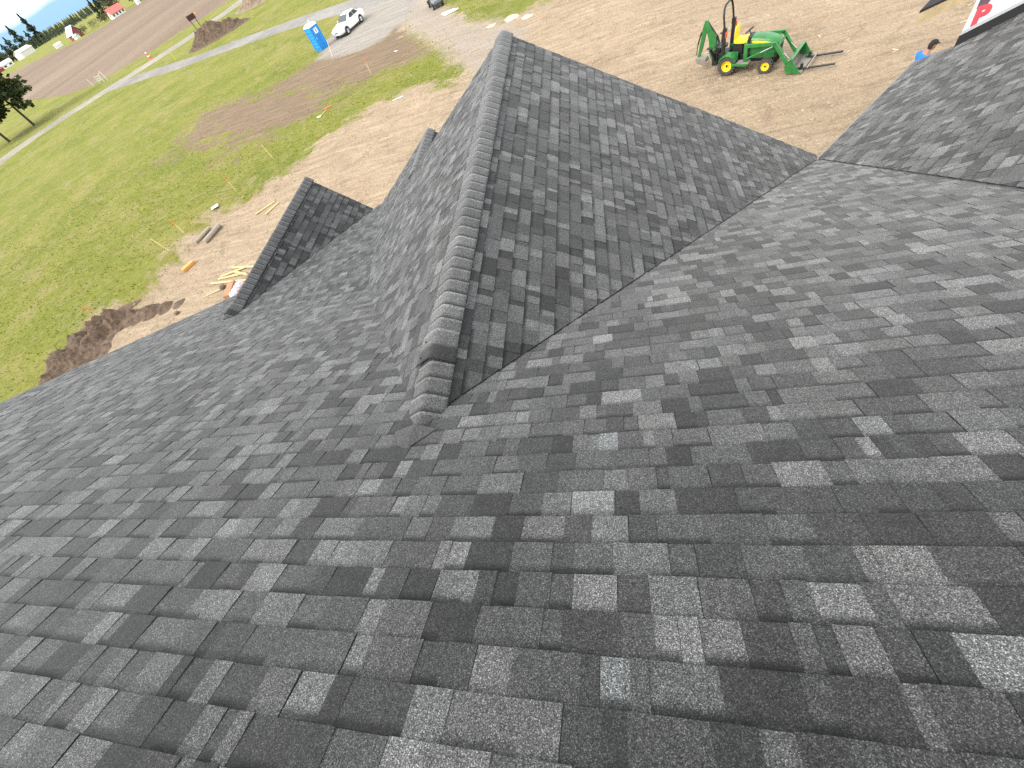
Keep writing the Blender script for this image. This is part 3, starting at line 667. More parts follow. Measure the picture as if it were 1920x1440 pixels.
mound('earth_berm', -31, -20.5, 7.5, 15.6, gsum([(-28.6, 9.6, .5, .9), (-28.5, 10.8, .7, 1.0), (-28.2, 11.9, .75, .9), (-27.2, 12.2, .7, .9), (-27.4, 13.0, .8, .7), (-26.5, 13.2, .8, .7), (-25.4, 13.4, .5, .6), (-24.4, 13.5, .42, .55), (-23.3, 13.6, .3, .5), (-26.8, 10.6, .5, 1.1), (-22.4, 13.7, .2, .5)]), 'dark brown bank of dug earth beside the roof edge')
mound('earth_mound', -76, -58, 82, 98, gsum([(-69, 89.5, 2.0, 2.4), (-67.5, 90.5, 2.3, 2.6), (-64.5, 91.5, 1.5, 2.2), (-68.5, 87.6, 1.0, 1.6), (-62.5, 92.2, .6, 1.5)]), 'heap of brown topsoil between the gravel road and driveway')
mound('earth_mound', -75, -55, 99, 118, gsum([(-66, 108, 2.4, 3.4), (-63, 110, 2.0, 3.)]), 'far topsoil heap cut off by the top of the picture', mk('pale soil', (.2, .15, .1), 1., var=.4, scale=1.5))

# ------------------------------------------------------------------ tractor with loader and backhoe
M_JG = mk('green enamel', (.02, .15, .032), .42, var=.35, scale=4, coat=.1); M_JY = mk('yellow enamel', (.82, .62, .02), .45, var=.12)
M_TYRE = mk('dusty tyre rubber', (.055, .05, .045), .9, var=.35, scale=9, bump=.01, bscale=25); M_BLK = mk('black steel', (.012, .012, .012), .5)
M_STEEL = mk('worn steel', (.24, .215, .18), .55, var=.3, scale=5, metal=.3); M_GREY = mk('dusty grey floor', (.22, .2, .17), .8, var=.25); M_ORL = mk('red orange lens', (.55, .06, .02), .35); M_CHR = mk('polished rod', (.6, .6, .6), .25, metal=.9)
def wheel(parent, x, y, r, w, lug, rim_m=None, tyre_m=None, rim_name='rim', n=28):
    out = 1 if y > 0 else -1; mb = MB(); h = w / 2
    mb.lathe([(r * .60, -h * .8), (r * .72, -h), (r * .93, -h * .92), (r, -h * .62), (r * 1.0, h * .62), (r * .93, h * .92), (r * .72, h), (r * .60, h * .8), (r * .60, -h * .8)], (x, y, r), 'Y', n)
    if lug:
        for k in range(18):
            a = 2 * math.pi * k / 18
            for s in (-1, 1):
                a2 = a + (0 if s < 0 else math.pi / 18); c0 = Vector((x + math.cos(a2) * r * 1.0, y + s * h * .45, r + math.sin(a2) * r * 1.0))
                M = Matrix.Rotation(-a2, 3, 'Y') @ Matrix.Rotation(s * .6, 3, 'X'); mb.box(c0, (.045, w * .55, .035), M)
    o = mb.build('wheel', tyre_m or M_TYRE, parent, smooth=True)
    rm = MB(); f = y + out * h * .5
    rm.lathe([(r * .615, f - out * h * .9), (r * .63, f + out * h * .25), (r * .57, f + out * h * .25), (r * .5, f - out * h * .35), (r * .26, f - out * h * .5), (r * .24, f - out * h * .1), (.001, f - out * h * .1)], (x, 0, r), 'Y', n)
    q = rm.build(rim_name, rim_m or M_JY, o, smooth=True)
    MB().lathe([(r * .13, f - out * h * .12), (r * .12, f + out * .02), (.001, f + out * .02)], (x, 0, r), 'Y', 12).build('hub', M_BLK, o)
    return o
th = math.atan2(-.80, 1.23)
tx, ty = 4.87, 21.08
tr = empty('tractor', (tx + .5 * .545, ty + .5 * .838, gz(tx, ty) + .03), th, 'green and yellow compact tractor with loader bucket and backhoe on the dirt', 'tractor')
for x, y, r, w in ((0, .5, .335, .27), (0, -.5, .335, .27), (1.47, .46, .255, .2), (1.47, -.46, .255, .2)): wheel(tr, x, y, r, w, True)
mb = MB(); mb.box((.65, 0, .42), (2.0, .34, .26)); mb.box((0, 0, .36), (.22, .8, .16)); mb.box((1.47, 0, .3), (.16, .74, .12)); mb.box((-.35, 0, .45), (.4, .5, .4)); mb.build('chassis', M_BLK, tr, bevel=.02)
# hood
def sec(x, hw, z0, z1, rr): return [(x, -hw, z0), (x, -hw, z1 - rr), (x, -hw + rr * .5, z1 - rr * .25), (x, -hw + rr * 1.3, z1), (x, hw - rr * 1.3, z1), (x, hw - rr * .5, z1 - rr * .25), (x, hw, z1 - rr), (x, hw, z0)]
hood = MB().loft([sec(.74, .29, .62, 1.17, .10), sec(1.1, .29, .62, 1.16, .11), sec(1.45, .27, .62, 1.10, .11), sec(1.7, .235, .62, 1.03, .11), sec(1.79, .19, .64, .94, .09)]).build('hood', M_JG, tr, smooth=True)
for s in (-1, 1): MB().loft([[(x, s * (hw + dy), z + dz) for x, hw, z in ((.80, .29, 1.02), (1.0, .29, 1.02), (1.25, .282, .99), (1.52, .262, .93))] for dy, dz in ((.006, -.035), (.004, .035), (-.02, .035), (-.02, -.035))], closed=True).build('stripe', M_JY, hood)
MB().box((1.80, 0, .72), (.03, .32, .2)).build('grille', M_BLK, hood, bevel=.01)
for s in (-1, 1): MB().box((1.795, s * .12, .83), (.02, .08, .035)).build('headlight', M_CHR, hood, bevel=.008)
mb = MB()
for s in (-1, 1): mb.box((1.22, s * .26, .56), (.9, .02, .22))
mb.build('side_panel', M_JG, tr, bevel=.01)
MB().box((.66, 0, .9), (.2, .44, .56), taper=.8).build('dashboard', M_BLK, tr, bevel=.03)
sw = MB(); ring = [(math.cos(t) * .17, math.sin(t) * .17) for t in [2 * math.pi * k / 20 for k in range(21)]]; Mw = Matrix.Rotation(R_(-35), 3, 'Y')
sw.tube([Vector((.54, 0, 1.30)) + Mw @ Vector((a, b_, 0)) for a, b_ in ring], .013, 6, cap=False); sw.tube([(.54, 0, 1.30), (.66, 0, 1.1)], .02, 6)
for t in (0, 2.1, 4.2): sw.tube([(.54, 0, 1.295), Vector((.54, 0, 1.30)) + Mw @ Vector((math.cos(t) * .17, math.sin(t) * .17, 0))], .01, 5)
sw.build('steering_wheel', M_BLK, tr, smooth=True)
st = MB(); 
def ssec(x, hw, z0, z1): return [(x, -hw, z0), (x, -hw, z1 - .02), (x, -hw * .7, z1), (x, hw * .7, z1), (x, hw, z1 - .02), (x, hw, z0)]
st.loft([ssec(.0, .22, .70, .80), ssec(.15, .235, .69, .78), ssec(.35, .235, .69, .79), ssec(.44, .2, .70, .775)]); st.loft([[(p[2] * -.28 + .19, p[1], .78 + (p[0]) * 1.0) for p in ssec(xx, hw, .62, .72)] for xx, hw in ((-.02, .2), (.15, .23), (.32, .21), (.42, .14))])
so = st.build('seat', M_JY, tr, smooth=True, bevel=.012); so.location = (.08, 0, .22); so.scale = (1.12, 1.12, 1.08)
MB().box((.22, 0, .78), (.42, .4, .40), taper=.85).build('seat_base', M_BLK, tr, bevel=.02)
for s in (-1, 1):
    arc = [(math.cos(t) * .40, math.sin(t) * .40 + .34) for t in [R_(a) for a in range(28, 160, 12)]]; fd = MB()
    fd.loft([[(a, s * .37, z), (a, s * .65, z - .02), (a * .93, s * .65, z - .05), (a * .93, s * .37, z - .03)] for a, z in arc]); fd.box((.02, s * .34, .56), (.62, .04, .34)); fd.build('fender', M_JG, tr, smooth=True)
    fo = MB(); fo.box((.58, s * .45, .40), (.52, .36, .03)); fo.build('footboard', M_GREY, tr, bevel=.01); MB().box((.50, s * .63, .38), (.62, .03, .09)).build('step', M_JG, tr, bevel=.01)
rp = MB(); rp.tube([(-.25, -.43, .5), (-.25, -.43, 1.45), (-.34, -.42, 1.98), (-.37, -.34, 2.19), (-.38, -.2, 2.27), (-.38, .2, 2.27), (-.37, .34, 2.19), (-.34, .42, 1.98), (-.25, .43, 1.45), (-.25, .43, .5)], .04, 8)
for s in (-1, 1): rp.box((-.25, s * .43, 1.5), (.14, .11, .2)); rp.box((-.25, s * .43, 1.05), (.11, .1, .75))
rp.build('roll_bar', M_BLK, tr, smooth=True)
for s in (-1, 1): MB().box((-.17, s * .46, 1.38), (.06, .08, .2)).build('warning_lamp', M_ORL, tr, bevel=.01)
for s in (-1, 1):
    ma = MB(); ma.box((.66, s * .46, .62), (.14, .07, .82), (Vector((0, 1, 0)), -.06)); ma.box((.66, s * .38, .36), (.18, .22, .1)); ma.build('loader_mast', M_JG, tr, bevel=.012)
    ar = MB(); ar.bar((.62, s * .46, .96), (1.72, s * .46, .99), .065, .12, mi=0); ar.bar((1.66, s * .46, 1.02), (2.22, s * .46, .30), .065, .12); ar.build('loader_arm', M_JG, tr, bevel=.01)
    hy = MB(); hy.tube([(.72, s * .46, .52), (1.2, s * .46, .72)], .032, 8); hy.build('hydraulic_cylinder', M_JG, tr, smooth=True); MB().tube([(1.18, s * .46, .71), (1.62, s * .46, .9)], .016, 8).build('piston_rod', M_CHR, tr, smooth=True)
    hy2 = MB(); hy2.tube([(1.78, s * .38, .92), (2.02, s * .38, .64)], .03, 8); hy2.build('hydraulic_cylinder', M_JG, tr, smooth=True); MB().tube([(2.0, s * .38, .66), (2.25, s * .38, .44)], .016, 8).build('piston_rod', M_CHR, tr, smooth=True)
MB().tube([(1.78, -.46, .86), (1.78, .46, .86)], .04, 8).build('cross_tube', M_JG, tr, smooth=True)
# bucket
prof = [(2.86, .06), (2.42, .05), (2.28, .12), (2.24, .26), (2.30, .42), (2.44, .52)]; inn = [(2.46, .50), (2.33, .405), (2.275, .26), (2.31, .15), (2.43, .085), (2.86, .085)]
bk = MB(); hw = .68; ring = prof + inn
bk.loft([[(x, -hw, z) for x, z in ring], [(x, hw, z) for x, z in ring]])
bucket = bk.build('bucket', M_STEEL, tr)
for s in (-1, 1): MB().prism([(2.86, .055), (2.42, .045), (2.275, .115), (2.235, .26), (2.295, .425), (2.45, .53), (2.58, .35), (2.72, .17)], s * hw - .012, s * hw + .012, 'Y').build('bucket_side', M_JG, bucket)
MB().bar((2.44, -hw, .53), (2.44, hw, .53), .07, .035).build('bucket_rim', M_JG, bucket); MB().loft([[(x - .012, -hw + .01, z + .004) for x, z in ((2.28, .13), (2.232, .26), (2.29, .42), (2.42, .515))], [(x - .012, hw - .01, z + .004) for x, z in ((2.28, .13), (2.232, .26), (2.29, .42), (2.42, .515))]], closed=False).build('bucket_back', M_JG, bucket)
fk = MB(); 
for s in (-1, 1):
    fk = MB(); fk.bar((2.70, s * .43, .10), (3.85, s * .43, .24), .09, .045); fk.bar((2.62, s * .43, .13), (2.95, s * .43, .13), .06, .03); fk.box((2.76, s * .43, .18), (.09, .09, .22)); fk.build('fork_tine', M_BLK, tr, bevel=.006)
MB().bar((2.98, -.5, .17), (2.98, .5, .17), .05, .05).build('fork_bar', M_STEEL, tr, bevel=.006)
# backhoe
bh = MB(); bh.box((-.62, 0, .48), (.22, .62, .5)); bh.box((-.56, 0, .85), (.3, .34, .08)); bh.build('backhoe_frame', M_BLK, tr, bevel=.02)
MB().lathe([(.001, .93), (.2, .93), (.23, .9), (.22, .86), (.001, .86)], (-.42, -.12, 0), 'Z', 16).build('backhoe_seat', M_BLK, tr, smooth=True)
def plate(pts, y0, y1, name, mt=M_JG): return MB().prism(pts, y0, y1, 'Y').build(name, mt, tr, bevel=.012)
plate([(-.62, .25), (-.8, .22), (-.98, .62), (-1.0, 1.0), (-1.22, 1.66), (-1.12, 1.72), (-.72, 1.15), (-.66, .7)], -.07, .07, 'boom')
plate([(-1.11, 1.74), (-1.22, 1.76), (-1.31, 1.45), (-1.43, .62), (-1.50, .42), (-1.4, .40), (-1.27, .75), (-1.14, 1.4)], -.055, .055, 'dipper_arm')
MB().tube([(-.7, 0, 1.2), (-.6, 0, .95)], .04, 8).tube([(-.7, 0, 1.2), (-1.1, 0, 1.68)], .02, 8).build('hydraulic_cylinder', M_BLK, tr, smooth=True)
MB().tube([(-1.36, 0, 1.35), (-1.49, 0, .9)], .03, 8).tube([(-1.49, 0, .9), (-1.53, 0, .52)], .016, 8).build('hydraulic_cylinder', M_BLK, tr, smooth=True)
MB().prism([(-1.52, .46), (-1.4, .48), (-1.08, .44), (-1.02, .30), (-1.18, .20), (-1.44, .26)], -.16, .16, 'Y').build('backhoe_bucket', M_STEEL, tr, bevel=.01)
for s in (-1, 1):
    sb = MB(); sb.bar((-.6, s * .3, .45), (-.72, s * .62, 1.02), .08, .08); sb.box((-.72, s * .64, 1.02), (.22, .14, .03)); sb.build('stabiliser', M_BLK, tr, bevel=.008)
    MB().tube([(-.44, s * .1, .9), (-.46, s * .1, 1.12)], .012, 6).build('lever', M_BLK, tr)

# ------------------------------------------------------------------ white sedan
M_WHITE = mk('white car paint', (.80, .80, .79), .25, var=.02, coat=.5); M_GLASS = mk('tinted car glass', (.012, .014, .016), .12, var=.05, spec=.35); M_SHIELD = mk('windscreen glass', (.055, .065, .065), .12, spec=.35)
M_CT = mk('car tyre', (.018, .018, .018), .85); M_AL = mk('silver wheel', (.62, .62, .62), .35, metal=.5); M_LAMP = mk('lamp glass', (.5, .5, .48), .1, spec=.8); M_RLAMP = mk('tail lamp', (.4, .02, .02), .25)
ch = math.atan2(-.955, -.295); cf = Vector((math.cos(ch), math.sin(ch), 0)); cl_ = Vector((-cf.y, cf.x, 0))
fw = Vector((-26.77, 55.98, 0)); cc = fw - cl_ * .78 - cf * 2.83
car = empty('sedan_car', (cc.x, cc.y, gz(cc.x, cc.y) + .02), ch, 'white four door sedan parked on the gravel beside the portable toilet', 'car')
def bsec(x, hw, zb, zs, zt):
    h = [(hw * .80, zb), (hw * .97, zb + .10), (hw, (zb + zs) / 2), (hw * .975, zs), (hw * .86, zt - .015), (hw * .5, zt)]
    return [(x, -a, z) for a, z in h] + [(x, a, z) for a, z in h[::-1]]
st_ = [(-1.16, .62, .38, .66, .80), (-1.10, .80, .30, .78, .94), (-.85, .89, .24, .86, .99), (-.3, .925, .2, .88, 1.0), (.6, .935, .18, .87, .98), (1.6, .935, .18, .86, .96), (2.1, .925, .2, .84, .94), (2.6, .91, .22, .80, .89), (3.2, .87, .25, .74, .82), (3.62, .78, .3, .66, .74), (3.76, .6, .36, .58, .64)]
body = MB().loft([bsec(*s) for s in st_]).build('body', M_WHITE, car, smooth=True)
gh = MB(); B0 = [(-.62, .80, .97), (2.08, .80, .93)]; 
def gsec(z, xr, xf, hw): return [(xr, -hw * .92, z), (xr + .25, -hw, z), (xf - .3, -hw, z), (xf, -hw * .86, z), (xf, hw * .86, z), (xf - .3, hw, z), (xr + .25, hw, z), (xr, hw * .92, z)]
gh.loft([gsec(.93, -.66, 2.14, .84), gsec(1.18, -.17, 1.60, .71), gsec(1.345, .12, 1.28, .625), gsec(1.405, .3, 1.1, .5)]); gh.build('cabin', M_WHITE, car, smooth=True, bevel=.02)
def pane(name, q, mt): 
    v = [Vector(p) for p in q]; n = (v[1] - v[0]).cross(v[2] - v[0]).normalized(); cen = sum(v, Vector()) / len(v)
    if n.dot(cen - Vector((.7, 0, .9))) < 0: n = -n
    MB().loft([[p + n * .012 for p in v], [p - n * .01 for p in v]]).build(name, mt, car)
pane('windscreen', [(2.10, -.68, .955), (2.10, .68, .955), (1.34, .52, 1.335), (1.34, -.52, 1.335)], M_SHIELD)
pane('rear_window', [(-.60, -.70, .98), (-.60, .70, .98), (.06, .54, 1.33), (.06, -.54, 1.33)], M_GLASS)
for s in (-1, 1):
    pane('side_window', [(1.72, s * .825, .97), (.72, s * .825, .97), (.72, s * .645, 1.325), (1.16, s * .645, 1.325)], M_GLASS)
    pane('side_window', [(.66, s * .825, .97), (-.22, s * .825, .97), (.18, s * .645, 1.325), (.66, s * .645, 1.325)], M_GLASS)
    MB().box((1.62, s * .98, .98), (.12, .18, .11), taper=.8).build('mirror', M_WHITE, car, bevel=.03)
    MB().box((3.60, s * .56, .62), (.14, .34, .11), (Vector((0, 0, 1)), -s * .5)).build('headlight', M_LAMP, car, bevel=.02); MB().box((-1.10, s * .62, .74), (.1, .3, .13), (Vector((0, 0, 1)), s * .3)).build('tail_light', M_RLAMP, car, bevel=.02)
    for hx in (.58, -.3): MB().box((hx, s * .94, .80), (.14, .02, .03)).build('door_handle', M_BLK, car)
    for wx in (0, 2.83): MB().lathe([(.39, s * .90), (.39, s * .942), (.33, s * .942), (.33, s * .90)], (wx, 0, .33), 'Y', 24).build('wheel_arch', M_BLK, car)
MB().box((3.745, 0, .55), (.05, .42, .10)).build('grille', M_BLK, car, bevel=.02); MB().box((3.70, 0, .36), (.1, 1.1, .1)).build('lower_grille', M_GREY, car, bevel=.02)
for wx in (0, 2.83):
    for s in (-1, 1): wheel(car, wx, s * .88, .325, .2, False, M_AL, M_CT)

# ------------------------------------------------------------------ portable toilet
M_BLU = mk('blue plastic', (.0, .20, .62), .45, var=.08); M_BLU2 = mk('lighter blue plastic', (.02, .27, .66), .45, var=.08); M_WPL = mk('white translucent plastic', (.72, .74, .76), .4, var=.05)
pt = empty('portable_toilet', (-29.75, 54.5, gz(-29.75, 54.5)), math.atan2(-.484, .875), 'blue portable toilet with white domed roof at the edge of the grass', 'portable toilet')
MB().box((0, 0, .07), (1.2, 1.2, .14)).build('base', M_BLU, pt, bevel=.03)
body = MB().box((0, 0, 1.08), (1.08, 1.08, 1.92)).build('cabin', M_BLU, pt, bevel=.03)
for sx in (-1, 1):
    for sy in (-1, 1): MB().box((sx * .53, sy * .53, 1.08), (.09, .09, 1.94)).build('corner_post', M_BLU2, pt, bevel=.02)
for z in (.35, .62, .89, 1.16, 1.43): MB().box((0, -.545, z), (.78, .03, .19)).build('rib', M_BLU2, pt, bevel=.012)
MB().box((0, -.545, 1.78), (.80, .03, .30)).build('vent_panel', M_BLU2, pt, bevel=.012)
dr = MB().box((.55, 0, 1.05), (.04, .84, 1.78)).build('door', M_BLU2, pt, bevel=.015)
MB().box((.575, -.02, 1.02), (.02, .56, .72)).build('door_panel', M_BLU, dr, bevel=.01); MB().box((.575, -.02, .42), (.02, .56, .34)).build('door_panel', M_BLU, dr, bevel=.01)
sg = MB().box((.578, .02, 1.62), (.012, .46, .46)).build('sign_plate', M_WPL, dr)
fg = MB(); fg.lathe([(.001, .004), (.05, .004), (.05, 0), (.001, 0)], (0, 0, 0), 'X', 14); fg.box((0, 0, -.12), (.006, .11, .15), taper=.7); fg.box((0, -.03, -.22), (.006, .03, .1)); fg.box((0, .03, -.22), (.006, .03, .1)); q = fg.build('figure_symbol', M_DKP, sg); q.location = (.588, .02, 1.74)
MB().box((.585, -.36, 1.05), (.03, .05, .16)).build('handle', M_WPL, dr, bevel=.008)
rf = MB(); 
def rsec(hw, z): return [(hw * a, hw * b_, z) for a, b_ in ((1, .8), (.8, 1), (-.8, 1), (-1, .8), (-1, -.8), (-.8, -1), (.8, -1), (1, -.8))]
rf.loft([rsec(.60, 2.04), rsec(.60, 2.09), rsec(.56, 2.16), rsec(.42, 2.27), rsec(.2, 2.32)]); rf.build('roof', M_WPL, pt, smooth=True)
MB().tube([(-.42, .42, 2.05), (-.42, .42, 2.45)], .05, 10).build('vent_pipe', M_WPL, pt, smooth=True)

# ------------------------------------------------------------------ grey utility vehicle at the top edge
M_DK = mk('dark grey plastic', (.05, .055, .06), .6); M_GRYP = mk('grey truck panel', (.16, .17, .18), .4)
v0 = Vector((-15.7, 53.6, 0)); v1 = Vector((-14.07, 50.31, 0)); vd = (v1 - v0).normalized()
uv_ = empty('utility_vehicle', (v0.x, v0.y, gz(v0.x, v0.y)), math.atan2(vd.y, vd.x), 'grey utility vehicle parked where gravel meets grass, cut by the top edge', 'vehicle')
for wx in (.1, 2.3):
    for s in (-1, 1): wheel(uv_, wx, s * .62, .31, .24, True, M_AL, M_CT)
MB().box((1.2, 0, .48), (3.0, 1.1, .3)).build('chassis', M_DK, uv_, bevel=.04)
MB().loft([sec(1.9, .62, .55, .98, .1), sec(2.4, .6, .55, .92, .1), sec(2.75, .5, .55, .78, .1)]).build('hood', M_GRYP, uv_, smooth=True)
MB().box((.05, 0, .85), (1.1, 1.25, .32)).build('cargo_bed', M_GRYP, uv_, bevel=.02); MB().box((1.2, 0, .78), (.6, 1.1, .2)).build('seat', M_DK, uv_, bevel=.04); MB().box((.9, 0, 1.05), (.14, 1.1, .45)).build('backrest', M_DK, uv_, bevel=.04)
rc = MB()
for s in (-1, 1): rc.tube([(.7, s * .6, .7), (.75, s * .55, 1.75), (1.55, s * .55, 1.72), (2.0, s * .6, .95)], .03, 8)
rc.tube([(.75, -.55, 1.75), (.75, .55, 1.75)], .03, 8); rc.tube([(1.55, -.55, 1.72), (1.55, .55, 1.72)], .03, 8); rc.build('roll_cage', M_DK, uv_, smooth=True)
MB().box((1.15, 0, 1.78), (.95, 1.2, .05)).build('roof', M_GRYP, uv_, bevel=.02); uv_.scale = (.8, .8, .8)

# ------------------------------------------------------------------ stakes, boards, boxes, rubbish
M_ORW = mk('orange painted wood', (.62, .17, .03), .7, var=.2); M_WOOD = mk('fresh lumber', (.50, .36, .17), .7, var=.22, scale=7); M_WOOD2 = mk('yellow lumber', (.52, .40, .19), .75, var=.3, scale=9); M_OLDW = mk('grey weathered timber', (.30, .26, .2), .85, var=.3, scale=6); M_PAPER = mk('white scrap', (.72, .74, .76), .7); M_PIPE = mk('orange plastic', (.62, .27, .06), .6, var=.2)
def stake(x, y, h, lean, az, label, painted=True, col=None):
    o = empty('survey_stake', (x, y, fine(x, y)), 0, label, 'stake', 'survey stakes around the yard')
    d = Vector((math.cos(az) * lean, math.sin(az) * lean, 1)).normalized()
    MB().bar((0, 0, -.05), d * h, .045, .022, up=(0, 1, 0)).build('shaft', col or M_WOOD2, o)
    if painted: MB().bar(d * (h * .62), d * (h + .004), .05, .028, up=(0, 1, 0)).build('painted_top', M_ORW, o)
    return o
stake(-24.26, 24.19, 1.15, .05, 2., 'orange topped stake in the grass left of the small gable peak')
stake(-25.99, 20.12, 1.0, .2, 2.4, 'orange topped stake just above the pair of grey timbers')
stake(-27.78, 13.54, 1.2, .1, 3., 'orange topped stake in the grass above the dark earth bank')
stake(-22.93, 27.7, 1.05, .22, 2.6, 'plain yellow stake on the lawn edge below the brown soil patch', False)
stake(-26.3, 18.61, 1.0, .5, 2.8, 'leaning yellow stake next to the dark hole at the lawn edge', False)
stake(-26.6, 49.69, 1.35, .25, .6, 'pale bare stake close beside the portable toilet', False, mk('pale stake wood', (.62, .55, .42), .7))
stake(-18.69, 39.42, 1.15, .05, 1., 'orange topped stake standing between brown soil and the green strip')
stake(-74.61, 85.75, 1.2, .05, 1., 'yellow stake between the gravel road and the driveway', False, mk('yellow fibre', (.75, .62, .06), .5))
stake(-37.2, 55.14, 1.1, .3, 2.5, 'thin faded green stake alone in the bright lawn', False, mk('faded green', (.3, .38, .1), .7))
stake(-80.78, 87.87, 1.0, .1, 2.0, 'small pale stake at the tip where road and driveway meet', False, M_OLDW)
def board(name, a, b, w, h, label, mt, z=0., group=None, cat='board'):
    a = Vector((*a, 0)); b = Vector((*b, 0)); c = (a + b) / 2; d = b - a
    o = MB().box((0, 0, h / 2), (d.length, w, h)).build(name, mt, bevel=.004); o.location = (c.x, c.y, max(fine(a.x, a.y), fine(c.x, c.y), fine(b.x, b.y)) + z + .004); o.rotation_euler = (0, 0, math.atan2(d.y, d.x)); return tag(o, label, cat, group)
board('lumber_board', (-20.75, 20.55), (-19.7, 21.4), .10, .05, 'longer fresh board of the pair lying left of the small gable', M_WOOD2)
board('lumber_board', (-19.84, 20.2), (-19.3, 21.15), .10, .05, 'shorter fresh board of the pair lying left of the small gable', M_WOOD2)
def log(a, b, r, label):
    a = Vector((*a, 0)); b = Vector((*b, 0)); z = max(fine(a.x, a.y), fine(b.x, b.y)) + r * .9; c = (a + b) / 2
    o = MB().tube([(a.x - c.x, a.y - c.y, 0), (b.x - c.x, b.y - c.y, 0)], r, 12).build('timber_post', M_OLDW, smooth=True); o.location = (c.x, c.y, z); return tag(o, label, 'timber')
log((-24.55, 19.0), (-24.2, 20.3), .10, 'left grey round timber post lying by the lawn edge'); log((-23.7, 18.8), (-23.45, 20.35), .13, 'right thicker grey round timber post lying by the lawn edge')
oc = Vector((-23.62, 16.72, 0)); o = MB().loft([[(x, y, z) for x, y in ((-.40, -.16), (-.34, .16), (.34, .16), (.40, -.16))] for z in (0, .16)]).build('orange_channel', M_PIPE, bevel=.02); o.location = (oc.x, oc.y, fine(oc.x, oc.y)); o.rotation_euler = (0, 0, 1.08); tag(o, 'orange plastic block lying on the dirt', 'block')
rb = random.Random(3)
for k, (a, b, h_, lb) in enumerate([((-20.75, 14.75), (-18.0, 14.35), 0, 'lowest pale board in the loose lumber pile by the small ridge'), ((-20.4, 15.0), (-18.5, 15.0), .0, 'second board up in the loose lumber pile by the small ridge'), ((-20.35, 15.15), (-18.6, 15.55), .0, 'slanting board across the top of the loose lumber pile'), ((-19.9, 15.75), (-18.0, 15.35), 0, 'highest board of the loose lumber pile, nearest the orange block'), ((-19.3, 15.2), (-18.2, 14.7), .09, 'short crosswise board on the loose lumber pile')]):
    board('lumber_board', a, b, .10, .05, lb, M_WOOD2, h_, 'boards of the lumber pile')
board('lumber_board', (-20.7, 13.75), (-19.6, 14.15), .05, .03, 'thin pale lath lying below the lumber pile', M_WOOD2)
o = MB().box((0, 0, .12), (.4, 1.1, .24)).build('cardboard_carton', mk('orange carton', (.30, .16, .08), .8), bevel=.02); o.location = (-18.75, 13.75, fine(-18.75, 13.75)); o.rotation_euler = (0, 0, .25); tag(o, 'orange brown carton half hidden behind the small ridge', 'carton')
bg_ = MB()
for k in range(4): bg_.loft([[(math.cos(t) * s * .28, k * .22 - .35 + math.sin(t) * s * .2, z) for t in [2 * math.pi * i / 10 for i in range(10)]] for s, z in ((.8, 0), (1.05, .1), (.95, .22), (.5, .3))])
o = bg_.build('wrapper_bundle', mk('white and pink wrapper', (.42, .34, .36), .5, var=.6, scale=9), smooth=True); o.location = (-18.2, 13.65, fine(-18.2, 13.65)); tag(o, 'crumpled white and pink wrapper bundle beside the carton', 'wrapper')
o = MB().box((0, 0, .02), (.5, .3, .03), (Vector((1, 0, 0)), .1)).build('paper_scrap', M_PAPER, bevel=.005); o.location = (-24.99, 22.51, fine(-24.99, 22.51) + .03); o.rotation_euler = (0, 0, .6); tag(o, 'white paper scrap on the lawn edge', 'paper')
board('lumber_board', (-21.25, 34.2), (-20.6, 34.42), .1, .06, 'short orange board lying on the brown soil strip', M_ORW); board('lumber_board', (-21.1, 33.0), (-20.85, 33.9), .06, .04, 'short pale board beside the sawdust patch', M_WOOD2)
o = MB().box((0, 0, .03), (.32, .2, .05)).build('paper_scrap', M_PAPER, bevel=.01); o.location = (-21.2, 32.95, fine(-21.2, 32.95) + .005); tag(o, 'small white scrap at the end of the pale board', 'paper')
board('lumber_board', (-14.3, 31.25), (-13.5, 31.45), .07, .03, 'pale lath alone on the sand left of the gable', M_PAPER); board('lumber_board', (-17.5, 43.2), (-17.1, 43.0), .06, .03, 'tiny pale offcut on the brown soil near the driveway', M_PAPER)
for k, (x, y, s) in enumerate([(-19.6, 14.2, .16), (-21.9, 12.9, .12)]):
    o = MB().loft([[(math.cos(t) * r * s * (1 + .2 * math.sin(3 * t)), math.sin(t) * r * s, z * s) for t in [2 * math.pi * i / 9 for i in range(9)]] for r, z in ((.7, 0), (1.1, .4), (.9, .9), (.3, 1.1))]).build('dark_stone', M_EARTH, smooth=True); o.location = (x, y, fine(x, y)); tag(o, ('dark brown stone next to the carton', 'dark clod near the left roof edge')[k], 'stone')
# pale spoil left along the drive edge and wood chips all over the yard
rw = random.Random(8); M_CHIP = mk('pale chip wood', (.46, .38, .26), .75, var=.2)
spots = []
for _ in range(30): spots.append((rw.uniform(3, 14), rw.uniform(12.5, 27)))
for _ in range(12): spots.append((rw.uniform(-10, 3), rw.uniform(16, 34)))
for x, y in spots:
    if math.hypot(x - 5.6, y - 20.8) < 2.2 or math.hypot(x - 9.2, y - 15.7) < .6: continue
    L_ = rw.uniform(.08, .32); a = rw.uniform(0, 3.1); o = MB().box((0, 0, .015), (L_, rw.uniform(.02, .05), .02)).build('wood_offcut', M_CHIP); o.location = (x, y, gz(x, y) + .002); o.rotation_euler = (0, 0, a); tag(o, 'small pale wood offcut on the dirt ' + ('beyond the tractor' if y > 23 else 'right of the tractor forks' if x > 9 else 'between the tractor and the roof' if x > 3 else 'left of the tractor'), 'offcut', 'offcuts on the dirt yard')
